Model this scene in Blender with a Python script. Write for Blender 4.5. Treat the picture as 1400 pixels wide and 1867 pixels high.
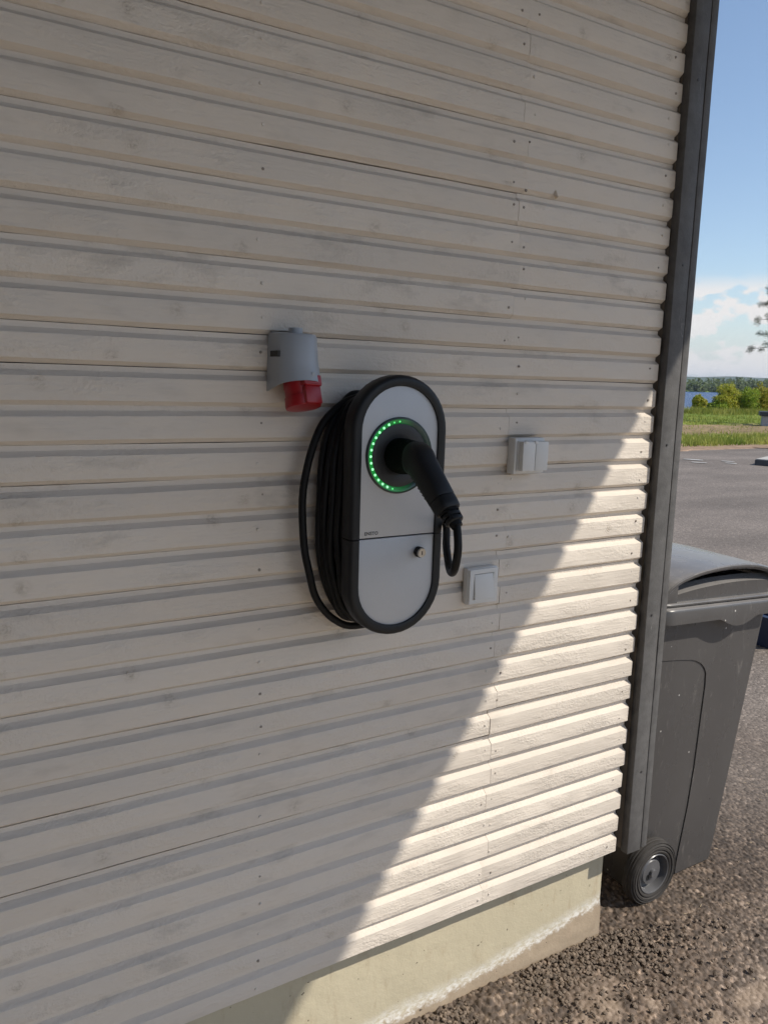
import bpy, math, random
import numpy as np
from mathutils import Vector, Matrix
R = math.radians
random.seed(7); rng = np.random.default_rng(11)
for o in list(bpy.data.objects): bpy.data.objects.remove(o)
scene = bpy.context.scene
COL = scene.collection

# ------------------------------------------------------------------ camera
cam = bpy.data.cameras.new('camera'); cam_o = bpy.data.objects.new('camera', cam); COL.objects.link(cam_o)
cam.sensor_fit = 'HORIZONTAL'; cam.sensor_width = 36.0; cam.lens = 36.0 * 1410 / 1400
cam.clip_start = 0.02; cam.clip_end = 20000
yaw, pitch, roll = 0.5397, 0.17067, 0.02987
fw = Vector((math.sin(yaw)*math.cos(pitch), math.cos(yaw)*math.cos(pitch), -math.sin(pitch)))
rt = Vector((math.cos(yaw), -math.sin(yaw), 0)); up = rt.cross(fw)
r2 = rt*math.cos(roll) + up*math.sin(roll); u2 = up*math.cos(roll) - rt*math.sin(roll)
M = Matrix((r2, u2, -fw)).transposed().to_4x4(); M.translation = (-1.5209, -1.2833, 1.5181)
cam_o.matrix_world = M
scene.camera = cam_o

# ------------------------------------------------------------------ sky, sun, exposure
SUN = Vector((0.67, -0.73, 1.0)).normalized()          # towards the sun
elev = math.asin(SUN.z); azim = math.atan2(SUN.x, SUN.y)
w = bpy.data.worlds.new('World'); scene.world = w; w.use_nodes = True
nt = w.node_tree; nt.nodes.clear()
def N(nt, t, **kw):
    n = nt.nodes.new(t)
    for k, v in kw.items():
        if k == 'inp':
            for a, b in v.items(): n.inputs[a].default_value = b
        else: setattr(n, k, v)
    return n
def LK(nt, a, b): nt.links.new(a, b)
sky = N(nt, 'ShaderNodeTexSky', sky_type='NISHITA', sun_disc=False, sun_elevation=elev, sun_rotation=azim,
        air_density=1.0, dust_density=0.6, ozone_density=1.3, altitude=50)
tc = N(nt, 'ShaderNodeTexCoord'); sep = N(nt, 'ShaderNodeSeparateXYZ'); LK(nt, tc.outputs['Generated'], sep.inputs[0])
mp = N(nt, 'ShaderNodeMapping'); mp.inputs['Scale'].default_value = (19, 19, 40); mp.inputs['Location'].default_value = (0.3, 1.7, 0.0)
LK(nt, tc.outputs['Generated'], mp.inputs[0])
cn = N(nt, 'ShaderNodeTexNoise', inp={'Scale': 1.0, 'Detail': 7.0, 'Roughness': 0.55}); LK(nt, mp.outputs[0], cn.inputs['Vector'])
def ramp(nt, pts, src=None, interp='LINEAR'):
    r = N(nt, 'ShaderNodeValToRGB'); cr = r.color_ramp; cr.interpolation = interp
    while len(cr.elements) > 1: cr.elements.remove(cr.elements[-1])
    for i, (p, c) in enumerate(pts):
        e = cr.elements[0] if i == 0 else cr.elements.new(p)
        e.position = p; e.color = c if isinstance(c, tuple) else (c, c, c, 1)
    if src is not None: LK(nt, src, r.inputs[0])
    return r
def MATH(nt, op, a, b=None, c=None):
    m = N(nt, 'ShaderNodeMath', operation=op)
    for i, v in enumerate((a, b, c)):
        if v is None: continue
        if isinstance(v, (int, float)): m.inputs[i].default_value = v
        else: LK(nt, v, m.inputs[i])
    return m.outputs[0]
def MIX(nt, fac, a, b, blend='MIX'):
    m = N(nt, 'ShaderNodeMix', data_type='RGBA', blend_type=blend)
    for s, v in ((m.inputs[0], fac), (m.inputs[6], a), (m.inputs[7], b)):
        if isinstance(v, (int, float)): s.default_value = v
        elif isinstance(v, tuple): s.default_value = v if len(v) == 4 else (*v, 1)
        else: LK(nt, v, s)
    return m.outputs[2]
cl = ramp(nt, [(0.455, 0.0), (0.525, 1.0)], cn.outputs[0])                        # cumulus
band = ramp(nt, [(0.0, 0.9), (0.05, 0.75), (0.092, 0.95), (0.112, 0.85), (0.13, 0.0)], sep.outputs[2])
cov = MATH(nt, 'MULTIPLY', cl.outputs[0], band.outputs[0])
haze_b = ramp(nt, [(0.0, 0.75), (0.03, 0.6), (0.075, 0.18), (0.14, 0.0)], sep.outputs[2])
skyc = MIX(nt, haze_b.outputs[0], sky.outputs[0], (4.1, 4.35, 4.75, 1))
tot = MIX(nt, cov, skyc, (5.9, 5.65, 5.5, 1))
bg = N(nt, 'ShaderNodeBackground', inp={'Strength': 0.135}); LK(nt, tot, bg.inputs[0])
wo = N(nt, 'ShaderNodeOutputWorld'); LK(nt, bg.outputs[0], wo.inputs[0])
sl = bpy.data.lights.new('sun', 'SUN'); sl.energy = 4.1; sl.angle = R(0.55); sl.color = (1.0, 0.93, 0.81)
so = bpy.data.objects.new('sun', sl); COL.objects.link(so); so.location = (6, -6, 10)
so.rotation_euler = (-SUN).to_track_quat('-Z', 'Y').to_euler()
scene.render.engine = 'CYCLES'
scene.cycles.max_bounces = 6; scene.cycles.diffuse_bounces = 4; scene.cycles.glossy_bounces = 3; scene.cycles.volume_bounces = 0
vs = scene.view_settings; vs.view_transform = 'Standard'; vs.look = 'None'; vs.gamma = 1; vs.use_curve_mapping = False
vs.exposure = 0.20

# ------------------------------------------------------------------ material helper
def mat(name, col=(0.5, 0.5, 0.5), rough=0.5, metal=0.0, spec=0.5, bump=None, var=None, emit=None, emit_s=0, coat=0, rvar=None):
    """bump: list of (scale, strength, distance); var: (scale, amount)"""
    m = bpy.data.materials.new(name); m.use_nodes = True
    t = m.node_tree; b = t.nodes['Principled BSDF']
    b.inputs['Base Color'].default_value = (*col, 1); b.inputs['Roughness'].default_value = rough
    b.inputs['Metallic'].default_value = metal; b.inputs['Specular IOR Level'].default_value = spec
    b.inputs['Coat Weight'].default_value = coat
    g = N(t, 'ShaderNodeNewGeometry')
    if var:
        n = N(t, 'ShaderNodeTexNoise', inp={'Scale': var[0], 'Detail': 6.0, 'Roughness': 0.62}); LK(t, g.outputs['Position'], n.inputs['Vector'])
        k = ramp(t, [(0.3, 1 - var[1]), (0.7, 1 + var[1])], n.outputs[0])
        LK(t, MIX(t, 1.0, (*col, 1), k.outputs[0], 'MULTIPLY'), b.inputs['Base Color'])
    if rvar:
        n = N(t, 'ShaderNodeTexNoise', inp={'Scale': rvar[0], 'Detail': 5.0}); LK(t, g.outputs['Position'], n.inputs['Vector'])
        k = ramp(t, [(0.3, max(0, rough - rvar[1])), (0.7, min(1, rough + rvar[1]))], n.outputs[0]); LK(t, k.outputs[0], b.inputs['Roughness'])
    prev = None
    for sc_, st, di in (bump or []):
        n = N(t, 'ShaderNodeTexNoise', inp={'Scale': sc_, 'Detail': 3.0}); LK(t, g.outputs['Position'], n.inputs['Vector'])
        bm = N(t, 'ShaderNodeBump', inp={'Strength': st, 'Distance': di}); LK(t, n.outputs[0], bm.inputs['Height'])
        if prev: LK(t, prev, bm.inputs['Normal'])
        prev = bm.outputs[0]
    if prev: LK(t, prev, b.inputs['Normal'])
    if emit:
        b.inputs['Emission Color'].default_value = (*emit, 1); b.inputs['Emission Strength'].default_value = emit_s
    return m

# ------------------------------------------------------------------ mesh helpers
class MB:
    def __init__(s): s.v = []; s.f = []
    def add(s, vs_, fs):
        o = len(s.v); s.v += [tuple(p) for p in vs_]; s.f += [tuple(i + o for i in f) for f in fs]; return s
    def box(s, x0, x1, y0, y1, z0, z1):
        p = [(x, y, z) for z in (z0, z1) for y in (y0, y1) for x in (x0, x1)]
        return s.add(p, [(0,2,3,1),(4,5,7,6),(0,1,5,4),(2,6,7,3),(0,4,6,2),(1,3,7,5)])
    def loft(s, rings, cap0=True, cap1=True, closed=True):
        n = len(rings[0]); o = []; 
        for r in rings: o += list(r)
        f = []
        for i in range(len(rings) - 1):
            for j in range(n if closed else n - 1):
                a, b = i*n + j, i*n + (j+1) % n
                f.append((a, b, b + n, a + n))
        if cap0: f.append(tuple(range(n - 1, -1, -1)))
        if cap1: f.append(tuple((len(rings)-1)*n + j for j in range(n)))
        return s.add(o, f)
    def tube(s, pts, r, seg=12, cap=True):
        pts = [Vector(p) for p in pts]; rad = r if hasattr(r, '__len__') else [r]*len(pts)
        rings = []; t0 = (pts[1] - pts[0]).normalized()
        nrm = t0.orthogonal().normalized()
        for i, p in enumerate(pts):
            t = ((pts[min(i+1, len(pts)-1)]) - pts[max(i-1, 0)]).normalized()
            nrm = (nrm - t*nrm.dot(t)).normalized(); bn = t.cross(nrm)
            rings.append([p + (nrm*math.cos(2*math.pi*k/seg) + bn*math.sin(2*math.pi*k/seg))*rad[i] for k in range(seg)])
        return s.loft(rings, cap, cap)
    def build(s, name, material, parent=None, bevel=0, smooth=None, seg=2, kind=None, sub=0):
        me = bpy.data.meshes.new(name); me.from_pydata([tuple(p) for p in s.v], [], s.f); me.update()
        import bmesh
        bm = bmesh.new(); bm.from_mesh(me); bmesh.ops.recalc_face_normals(bm, faces=bm.faces)
        if bevel:
            ed = [e for e in bm.edges if len(e.link_faces) == 2 and e.calc_face_angle(0) > R(28)]
            bmesh.ops.bevel(bm, geom=ed, offset=bevel, segments=seg, profile=0.5, affect='EDGES', clamp_overlap=True)
        bm.to_mesh(me); bm.free()
        return link(name, me, material, parent, smooth, kind)
def link(name, me, material, parent=None, smooth=None, kind=None):
    o = bpy.data.objects.new(name, me); COL.objects.link(o)
    if material: me.materials.append(material)
    if parent: o.parent = parent; o.matrix_parent_inverse = parent.matrix_world.inverted()
    if smooth:
        me.polygons.foreach_set('use_smooth', [True]*len(me.polygons))
        me.set_sharp_from_angle(angle=R(smooth))
    if kind: o['kind'] = kind
    return o
def catmull(P, n=8, closed=False):
    P = [Vector(p) for p in P]; out = []; m = len(P)
    rng_ = range(m if closed else m - 1)
    for i in rng_:
        g = (lambda k: P[k % m]) if closed else (lambda k: P[max(0, min(m-1, k))])
        a, b, c, d = g(i-1), g(i), g(i+1), g(i+2)
        for k in range(n):
            t = k/n; out.append(0.5*((2*b) + (c-a)*t + (2*a-5*b+4*c-d)*t*t + (3*b-a-3*c+d)*t**3))
    if not closed: out.append(P[-1])
    return out
def empty(name, loc, label, cat, group=None):
    o = bpy.data.objects.new(name, None); COL.objects.link(o); o.location = loc; o.empty_display_size = .1
    o['label'] = label; o['category'] = cat
    if group: o['group'] = group
    o.matrix_world = Matrix.Translation(Vector(loc))
    return o
def stadium(cx, cz, hw, hh, y, n=20):
    pts = []
    for k in range(n+1):
        a = math.pi*k/n; pts.append((cx + hw*math.cos(a), y, cz + (hh-hw) + hw*math.sin(a)))
    for k in range(n+1):
        a = math.pi + math.pi*k/n; pts.append((cx + hw*math.cos(a), y, cz - (hh-hw) + hw*math.sin(a)))
    return pts
def circ(cx, cz, r, y, n=48): return [(cx + r*math.cos(2*math.pi*k/n), y, cz + r*math.sin(2*math.pi*k/n)) for k in range(n)]
def rrect(x0, x1, y0, y1, z, r, n=6):
    pts = []
    for cx, cy, a0 in ((x1-r, y1-r, 0), (x0+r, y1-r, 90), (x0+r, y0+r, 180), (x1-r, y0+r, 270)):
        for k in range(n+1):
            a = R(a0 + 90*k/n); pts.append((cx + r*math.cos(a), cy + r*math.sin(a), z))
    return pts

# ================================================================== SETTING
# --- numpy cell noise for the asphalt aggregate
def hash2(ix, iy, s):
    h = (ix*374761393 + iy*668265263 + s*144665) & 0xffffffff
    h = ((h ^ (h >> 13))*1274126177) & 0xffffffff
    return ((h ^ (h >> 16)) & 0xffff)/65535.0
def vnoise(x, y, c, s):
    fx, fy = x/c, y/c; ix, iy = np.floor(fx).astype(np.int64), np.floor(fy).astype(np.int64); tx, ty = fx-ix, fy-iy
    tx = tx*tx*(3-2*tx); ty = ty*ty*(3-2*ty)
    a, b = hash2(ix, iy, s), hash2(ix+1, iy, s); c_, d = hash2(ix, iy+1, s), hash2(ix+1, iy+1, s)
    return (a*(1-tx)+b*tx)*(1-ty) + (c_*(1-tx)+d*tx)*ty
def stones(x, y, c, s):
    ix, iy = np.floor(x/c).astype(np.int64), np.floor(y/c).astype(np.int64)
    best = np.full(x.shape, -1.0); tint = np.zeros(x.shape)
    for dx in (-1, 0, 1):
        for dy in (-1, 0, 1):
            jx, jy = ix+dx, iy+dy
            px = (jx + 0.15 + 0.7*hash2(jx, jy, s))*c; py = (jy + 0.15 + 0.7*hash2(jx, jy, s+1))*c
            ang = hash2(jx, jy, s+4)*6.28; ca, sa = np.cos(ang), np.sin(ang)
            ex, ey = (x-px)*ca + (y-py)*sa, -(x-px)*sa + (y-py)*ca
            r = (0.42 + 0.35*hash2(jx, jy, s+2))*c
            d = np.maximum(np.abs(ex)*0.8 + np.abs(ey)*0.5, np.sqrt(ex**2 + (ey*1.3)**2))
            h = (1 - (d/r)**2)*(0.45 + 0.55*hash2(jx, jy, s+3))
            m = h > best; best = np.where(m, h, best); tint = np.where(m, hash2(jx, jy, s+5), tint)
    return np.maximum(best, 0), tint
def axis(lo, f0, f1, hi, step):
    fine = list(np.arange(f0, f1, step)); a = [f0]; d = step
    while a[-1] > lo: d *= 1.5; a.append(max(lo, a[-1] - d))
    b = [fine[-1]]; d = step
    while b[-1] < hi: d *= 1.5; b.append(min(hi, b[-1] + d))
    return np.array(a[1:][::-1] + fine + b[1:])
xs = axis(-14, -0.80, 1.35, 90, 0.0038); ys = axis(-20, -0.50, 0.70, 11.2, 0.0038)
X, Y = np.meshgrid(xs, ys); 
fade = np.clip((X+0.80)/0.1, 0, 1)*np.clip((1.35-X)/0.6, 0, 1)*np.clip((Y+0.50)/0.08, 0, 1)*np.clip((0.70-Y)/0.3, 0, 1)
h1, t1 = stones(X, Y, 0.0165, 3); h2, t2 = stones(X+5, Y+3, 0.0090, 19)
rough_a = vnoise(X, Y, 0.35, 5)
near_f = np.clip(1.0 - np.hypot((X+0.15)*0.6, Y+0.02)/0.65, 0, 1)            # loose, ravelled edge by the footing
sand = np.clip((vnoise(X, Y, 0.16, 31)*0.6 + vnoise(X, Y, 0.05, 37)*0.4 - 0.60)*6, 0, 1)*np.clip(near_f*2.0, 0, 1)*np.clip((-Y-0.04)/0.12, 0, 1)
Hs = np.maximum(h1*0.0060*(0.75+1.0*near_f), h2*0.0030)
Z = (Hs*(1 - 0.75*sand) + 0.0025*sand)*fade + (vnoise(X, Y, 0.25, 8)-0.5)*0.008*fade + 0.012*near_f*fade*vnoise(X, Y, 0.08, 15)
Z += 0.02*np.clip(1 - np.abs(Y-0.0)/0.12, 0, 1)*np.clip((0.05-X)/0.3, 0, 1)*fade*vnoise(X, Y, 0.1, 55)
far = np.hypot(X, Y); Z += np.clip((far-4)/10, 0, 1)*(vnoise(X, Y, 3.0, 77)-0.5)*0.02*np.clip((10.5-Y)/2, 0, 1)
ny, nx = X.shape
me = bpy.data.meshes.new('asphalt')
V = np.stack([X, Y, Z], -1).reshape(-1, 3)
idx = np.arange(nx*ny).reshape(ny, nx)
F = np.stack([idx[:-1, :-1], idx[:-1, 1:], idx[1:, 1:], idx[1:, :-1]], -1).reshape(-1, 4)
me.vertices.add(len(V)); me.vertices.foreach_set('co', V.ravel()); me.loops.add(F.size); me.loops.foreach_set('vertex_index', F.ravel().astype(np.int32))
me.polygons.add(len(F)); me.polygons.foreach_set('loop_start', np.arange(0, F.size, 4, dtype=np.int32)); me.update(calc_edges=True)
at = me.attributes.new('tint', 'FLOAT', 'POINT'); tn = np.where(h1*0.0058 > h2*0.003, t1, t2); F_ = np.sqrt(np.clip(fade, 0, 1))
at.data.foreach_set('value', (tn*F_ + 0.55*(1-F_)).ravel().astype(np.float32))
at = me.attributes.new('sand', 'FLOAT', 'POINT'); at.data.foreach_set('value', (sand*fade).ravel().astype(np.float32))
corner_tone = np.clip(1.25 - np.hypot(X*0.75, Y)/1.25 + (vnoise(X, Y, 0.3, 91)-0.5)*0.5, 0, 1)  # mask that darkens the asphalt around the building corner
at = me.attributes.new('corner_tone', 'FLOAT', 'POINT'); at.data.foreach_set('value', corner_tone.ravel().astype(np.float32))
ma = bpy.data.materials.new('asphalt'); ma.use_nodes = True; t = ma.node_tree; b = t.nodes['Principled BSDF']
g = N(t, 'ShaderNodeNewGeometry')
a1 = N(t, 'ShaderNodeAttribute', attribute_name='tint'); a2 = N(t, 'ShaderNodeAttribute', attribute_name='sand')
n1 = N(t, 'ShaderNodeTexNoise', inp={'Scale': 0.7, 'Detail': 5.0}); LK(t, g.outputs[0], n1.inputs['Vector'])
n2 = N(t, 'ShaderNodeTexNoise', inp={'Scale': 90.0, 'Detail': 3.0}); LK(t, g.outputs[0], n2.inputs['Vector'])
mpa = N(t, 'ShaderNodeMapping'); mpa.inputs['Scale'].default_value = (0.25, 1.6, 1); mpa.inputs['Rotation'].default_value = (0, 0, 0.25); LK(t, g.outputs[0], mpa.inputs[0])
n3 = N(t, 'ShaderNodeTexNoise', inp={'Scale': 1.0, 'Detail': 6.0, 'Roughness': 0.6}); LK(t, mpa.outputs[0], n3.inputs['Vector'])
c0 = ramp(t, [(0.0, (0.105, 0.090, 0.080, 1)), (0.5, (0.165, 0.140, 0.122, 1)), (0.85, (0.23, 0.19, 0.16, 1)), (1.0, (0.40, 0.34, 0.29, 1))], a1.outputs['Fac'])
a3 = N(t, 'ShaderNodeAttribute', attribute_name='corner_tone')
c1 = MIX(t, 1.0, c0.outputs[0], ramp(t, [(0.3, 0.86), (0.7, 1.18)], n1.outputs[0]).outputs[0], 'MULTIPLY')
c1 = MIX(t, 1.0, c1, ramp(t, [(0.35, 0.88), (0.65, 1.14)], n3.outputs[0]).outputs[0], 'MULTIPLY')
c1 = MIX(t, 1.0, c1, ramp(t, [(0.3, 0.8), (0.7, 1.2)], n2.outputs[0]).outputs[0], 'MULTIPLY')
v5 = N(t, 'ShaderNodeTexVoronoi', inp={'Scale': 75.0}); LK(t, g.outputs[0], v5.inputs['Vector']); s5 = N(t, 'ShaderNodeSeparateColor'); LK(t, v5.outputs['Color'], s5.inputs[0])
c1 = MIX(t, 1.0, c1, ramp(t, [(0.0, 0.72), (0.8, 1.15), (0.95, 1.35), (1.0, 1.9)], s5.outputs[0]).outputs[0], 'MULTIPLY')
c1 = MIX(t, MATH(t, 'MULTIPLY', a2.outputs['Fac'], 0.8), c1, (0.30, 0.225, 0.165, 1))
c1 = MIX(t, MATH(t, 'MULTIPLY', a3.outputs['Fac'], MATH(t, 'SUBTRACT', 1.0, a2.outputs['Fac'])), c1, (0.68, 0.61, 0.55, 1), 'MULTIPLY')
LK(t, c1, b.inputs['Base Color']); b.inputs['Roughness'].default_value = 0.85; b.inputs['Specular IOR Level'].default_value = 0.35
bm_ = N(t, 'ShaderNodeBump', inp={'Strength': 0.7, 'Distance': 0.005}); n4 = N(t, 'ShaderNodeTexVoronoi', inp={'Scale': 75.0}); LK(t, g.outputs[0], n4.inputs['Vector'])
LK(t, MATH(t, 'SUBTRACT', 1.0, n4.outputs['Distance']), bm_.inputs['Height']); LK(t, bm_.outputs[0], b.inputs['Normal'])
o = link('asphalt', me, ma, None, 60, 'structure')

yp = []
ex = np.linspace(-1.9, 1.4, 200)
for k, x_ in enumerate(ex): yp.append((x_, float(np.interp(x_, [-1.6, -1.05, -.7, -.3, .45, 1.4], [-.02, -.10, -.52, -.75, -.95, -1.5])) + .03*math.sin(x_*7.1) + .02*random.uniform(-1, 1), .012))
yb = MB().add(yp + [(x_, -20, .012) for x_ in ex], [(k, k+1, k+201, k+200) for k in range(199)])
yb.build('added_bounce_ground', mat('bounce_gravel', (0.50, 0.435, 0.35), 0.9, var=(7, .2), bump=[(80, .8, .006)]), kind='structure')  # pale ground added out of view to bounce sunlight onto the wall
# --- terrain sheet: meadow, lake bed, far bank
prof = [(-4000, -0.06), (11.0, -0.06), (11.25, 0.02), (12.0, 0.05), (20, 0.05), (28, 0.10), (31, -0.2), (36, -2.2), (60, -3.5), (370, -3.0), (376, -0.4), (400, 1.0), (6500, 3)]
yy = [p[0] for p in prof]; fy = sorted(set(yy + list(np.linspace(11.25, 36, 60)))); fx = [-4000, -400, -50] + list(np.linspace(0, 75, 110)) + [150, 500, 1500, 8000]
P = []; 
for y_ in fy:
    z_ = float(np.interp(y_, yy, [p[1] for p in prof]))
    for x_ in fx:
        P.append((x_, y_ + (0.25*math.sin(x_*1.3)+0.12*math.sin(x_*3.7+1) if 11.2 < y_ < 11.3 else 0), z_ + (0.05*random.uniform(-1, 1) if 12 < y_ < 35 and 0 <= x_ <= 75 else 0)))
m_ = len(fx); gb = MB().add(P, [(i*m_+j, i*m_+j+1, (i+1)*m_+j+1, (i+1)*m_+j) for i in range(len(fy)-1) for j in range(m_-1)])
mg = bpy.data.materials.new('meadow'); mg.use_nodes = True; t = mg.node_tree; b = t.nodes['Principled BSDF']; b.inputs['Roughness'].default_value = 0.95; b.inputs['Specular IOR Level'].default_value = 0.1
g = N(t, 'ShaderNodeNewGeometry'); sp = N(t, 'ShaderNodeSeparateXYZ'); LK(t, g.outputs[0], sp.inputs[0])
n1 = N(t, 'ShaderNodeTexNoise', inp={'Scale': 0.8, 'Detail': 6.0}); LK(t, g.outputs[0], n1.inputs['Vector'])
n2 = N(t, 'ShaderNodeTexNoise', inp={'Scale': 5.0, 'Detail': 5.0}); LK(t, g.outputs[0], n2.inputs['Vector'])
yj = MATH(t, 'ADD', sp.outputs[1], MATH(t, 'MULTIPLY', MATH(t, 'SUBTRACT', n1.outputs[0], 0.5), 2.5))
zone = ramp(t, [(0.0, (0.30, 0.21, 0.15, 1)), (0.045, (0.30, 0.21, 0.15, 1)), (0.065, (0.15, 0.20, 0.03, 1)), (0.16, (0.17, 0.20, 0.04, 1)), (0.25, (0.24, 0.18, 0.10, 1)),
                (0.44, (0.27, 0.20, 0.12, 1)), (0.50, (0.18, 0.23, 0.04, 1)), (1.0, (0.14, 0.20, 0.04, 1))], MATH(t, 'DIVIDE', MATH(t, 'SUBTRACT', yj, 11.0), 18.0))
LK(t, MIX(t, 1.0, zone.outputs[0], ramp(t, [(0.3, 0.7), (0.7, 1.25)], n2.outputs[0]).outputs[0], 'MULTIPLY'), b.inputs['Base Color'])
gb.build('ground', mg, kind='structure')

# --- lake
ml = bpy.data.materials.new('lake_water'); ml.use_nodes = True; t = ml.node_tree; b = t.nodes['Principled BSDF']
b.inputs['Base Color'].default_value = (0.016, 0.065, 0.20, 1); b.inputs['Roughness'].default_value = 0.28; b.inputs['IOR'].default_value = 1.33
g = N(t, 'ShaderNodeNewGeometry'); mp_ = N(t, 'ShaderNodeMapping'); mp_.inputs['Scale'].default_value = (0.35, 1.0, 1); LK(t, g.outputs[0], mp_.inputs[0])
n1 = N(t, 'ShaderNodeTexNoise', inp={'Scale': 0.9, 'Detail': 8.0, 'Roughness': 0.7}); LK(t, mp_.outputs[0], n1.inputs['Vector'])
bp = N(t, 'ShaderNodeBump', inp={'Strength': 1.0, 'Distance': 1.2}); LK(t, n1.outputs[0], bp.inputs['Height']); LK(t, bp.outputs[0], b.inputs['Normal'])
MB().add([(-3000, 29, -1.2), (7000, 29, -1.2), (7000, 378, -1.2), (-3000, 378, -1.2)], [(0, 1, 2, 3)]).build('lake', ml, kind='structure')

# --- far hills
hb = MB(); P = []; hx = np.linspace(-2000, 9000, 160)
for k, x_ in enumerate(hx):
    top = 74 + 16*math.sin(x_*0.0011+0.9) + 7*math.sin(x_*0.0037+0.4) + 2*math.sin(x_*0.013)
    P += [(x_, 1900, 1), (x_, 2150, top*0.75), (x_, 2500, top), (x_, 3200, 1)]
hb.add(P, [(k*4+j, (k+1)*4+j, (k+1)*4+j+1, k*4+j+1) for k in range(159) for j in range(3)])
mh = mat('far_hill_woods', (0.045, 0.075, 0.04), 0.95, spec=0.0, var=(0.02, 0.35))
hb.build('hills', mh, kind='structure', smooth=60)

# ================================================================== BUILDING
ms = bpy.data.materials.new('cream_painted_wood'); ms.use_nodes = True; t = ms.node_tree; b = t.nodes['Principled BSDF']
b.inputs['Roughness'].default_value = 0.62; b.inputs['Specular IOR Level'].default_value = 0.3
g = N(t, 'ShaderNodeNewGeometry'); oi = N(t, 'ShaderNodeObjectInfo')
cmb = N(t, 'ShaderNodeCombineXYZ'); LK(t, MATH(t, 'MULTIPLY', oi.outputs['Random'], 7.0), cmb.inputs[0]); LK(t, MATH(t, 'MULTIPLY', oi.outputs['Random'], 3.0), cmb.inputs[1])
va = N(t, 'ShaderNodeVectorMath', operation='ADD'); LK(t, g.outputs[0], va.inputs[0]); LK(t, cmb.outputs[0], va.inputs[1]); pos = va.outputs[0]
def tex(scale3, sc_, det=4.0, rgh=0.55, dist=0.0):
    m_ = N(t, 'ShaderNodeMapping'); m_.inputs['Scale'].default_value = scale3; LK(t, pos, m_.inputs[0])
    n_ = N(t, 'ShaderNodeTexNoise', inp={'Scale': sc_, 'Detail': det, 'Roughness': rgh, 'Distortion': dist}); LK(t, m_.outputs[0], n_.inputs['Vector']); return n_.outputs[0]
grain = tex((0.07, 1, 1), 210, 2)                  # long sawn grain
pebble = tex((0.75, 1, 1), 190, 2, 0.6)            # rough-sawn paint texture
blot = tex((0.45, 1, 1.3), 11, 4, 0.65)            # where the surface is rougher or dirtier
mk = N(t, 'ShaderNodeMapping'); mk.inputs['Scale'].default_value = (2.6, 0.001, 15.0); LK(t, pos, mk.inputs[0])
vk = N(t, 'ShaderNodeTexVoronoi', feature='F1', inp={'Scale': 1.0, 'Randomness': 1.0}); LK(t, mk.outputs[0], vk.inputs['Vector'])
sk = N(t, 'ShaderNodeVectorMath', operation='SUBTRACT'); LK(t, mk.outputs[0], sk.inputs[0]); LK(t, vk.outputs['Position'], sk.inputs[1])
sk2 = N(t, 'ShaderNodeVectorMath', operation='MULTIPLY'); LK(t, sk.outputs[0], sk2.inputs[0]); sk2.inputs[1].default_value = (1/2.6, 0, 1/15.0)
lk = N(t, 'ShaderNodeVectorMath', operation='LENGTH'); LK(t, sk2.outputs[0], lk.inputs[0])
wob = MATH(t, 'ADD', lk.outputs['Value'], MATH(t, 'MULTIPLY', MATH(t, 'SUBTRACT', pebble, 0.5), 0.010))
sepk = N(t, 'ShaderNodeSeparateColor'); LK(t, vk.outputs['Color'], sepk.inputs[0])
has = MATH(t, 'MULTIPLY', MATH(t, 'GREATER_THAN', sepk.outputs[0], 0.55), ramp(t, [(0.40, 0.1), (0.62, 1.0)], pebble).outputs[0])
km = MATH(t, 'MULTIPLY', has, ramp(t, [(0.0, 1.0), (0.007, 0.9), (0.010, 0.45), (0.020, 0.0)], wob).outputs[0])
ring = MATH(t, 'MULTIPLY', km, MATH(t, 'SINE', MATH(t, 'MULTIPLY', wob, 1300.0)))
base = MIX(t, oi.outputs['Random'], (0.625, 0.560, 0.488, 1), (0.675, 0.607, 0.530, 1))
base = MIX(t, MATH(t, 'MULTIPLY', km, 0.60), base, (0.42, 0.36, 0.29, 1))
base = MIX(t, 1.0, base, ramp(t, [(0.28, 0.88), (0.42, 1.0), (0.60, 1.0), (0.72, 0.80)], blot).outputs[0], 'MULTIPLY')
LK(t, base, b.inputs['Base Color'])
rgh_ = ramp(t, [(0.46, 0.12), (0.60, 1.0)], blot).outputs[0]
hgt = MATH(t, 'ADD', MATH(t, 'MULTIPLY', grain, 0.75), MATH(t, 'MULTIPLY', MATH(t, 'MULTIPLY', pebble, rgh_), 2.0))
hgt = MATH(t, 'ADD', hgt, MATH(t, 'MULTIPLY', ring, 0.5))
bp = N(t, 'ShaderNodeBump', inp={'Strength': 0.45, 'Distance': 0.0026}); LK(t, hgt, bp.inputs['Height']); LK(t, bp.outputs[0], b.inputs['Normal'])
M_SIDING = ms
M_CHAR = mat('charcoal_painted_wood', (0.104, 0.101, 0.100), 0.62, spec=0.22, bump=[(260, 0.5, 0.001), (35, 0.3, 0.003)], var=(30, 0.2), rvar=(20, .1))
t = M_CHAR.node_tree; b = t.nodes['Principled BSDF']; g = N(t, 'ShaderNodeNewGeometry'); pos = g.outputs[0]
old = b.inputs['Base Color'].links[0].from_socket
sc1 = ramp(t, [(0.64, 0.0), (0.72, 1.0)], tex((2.2, 2.2, 0.5), 22, 6, .75, .6)).outputs[0]
LK(t, MIX(t, MATH(t, 'MULTIPLY', sc1, 0.55), old, (0.30, 0.285, 0.27, 1)), b.inputs['Base Color'])
M_CORE = mat('wall_membrane', (0.10, 0.095, 0.09), 0.9)
M_SOFFIT = mat('soffit_boards', (0.055, 0.05, 0.048), 0.8, var=(8, 0.1))
M_ROOF = mat('dark_roof_felt', (0.05, 0.05, 0.055), 0.85)

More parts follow.
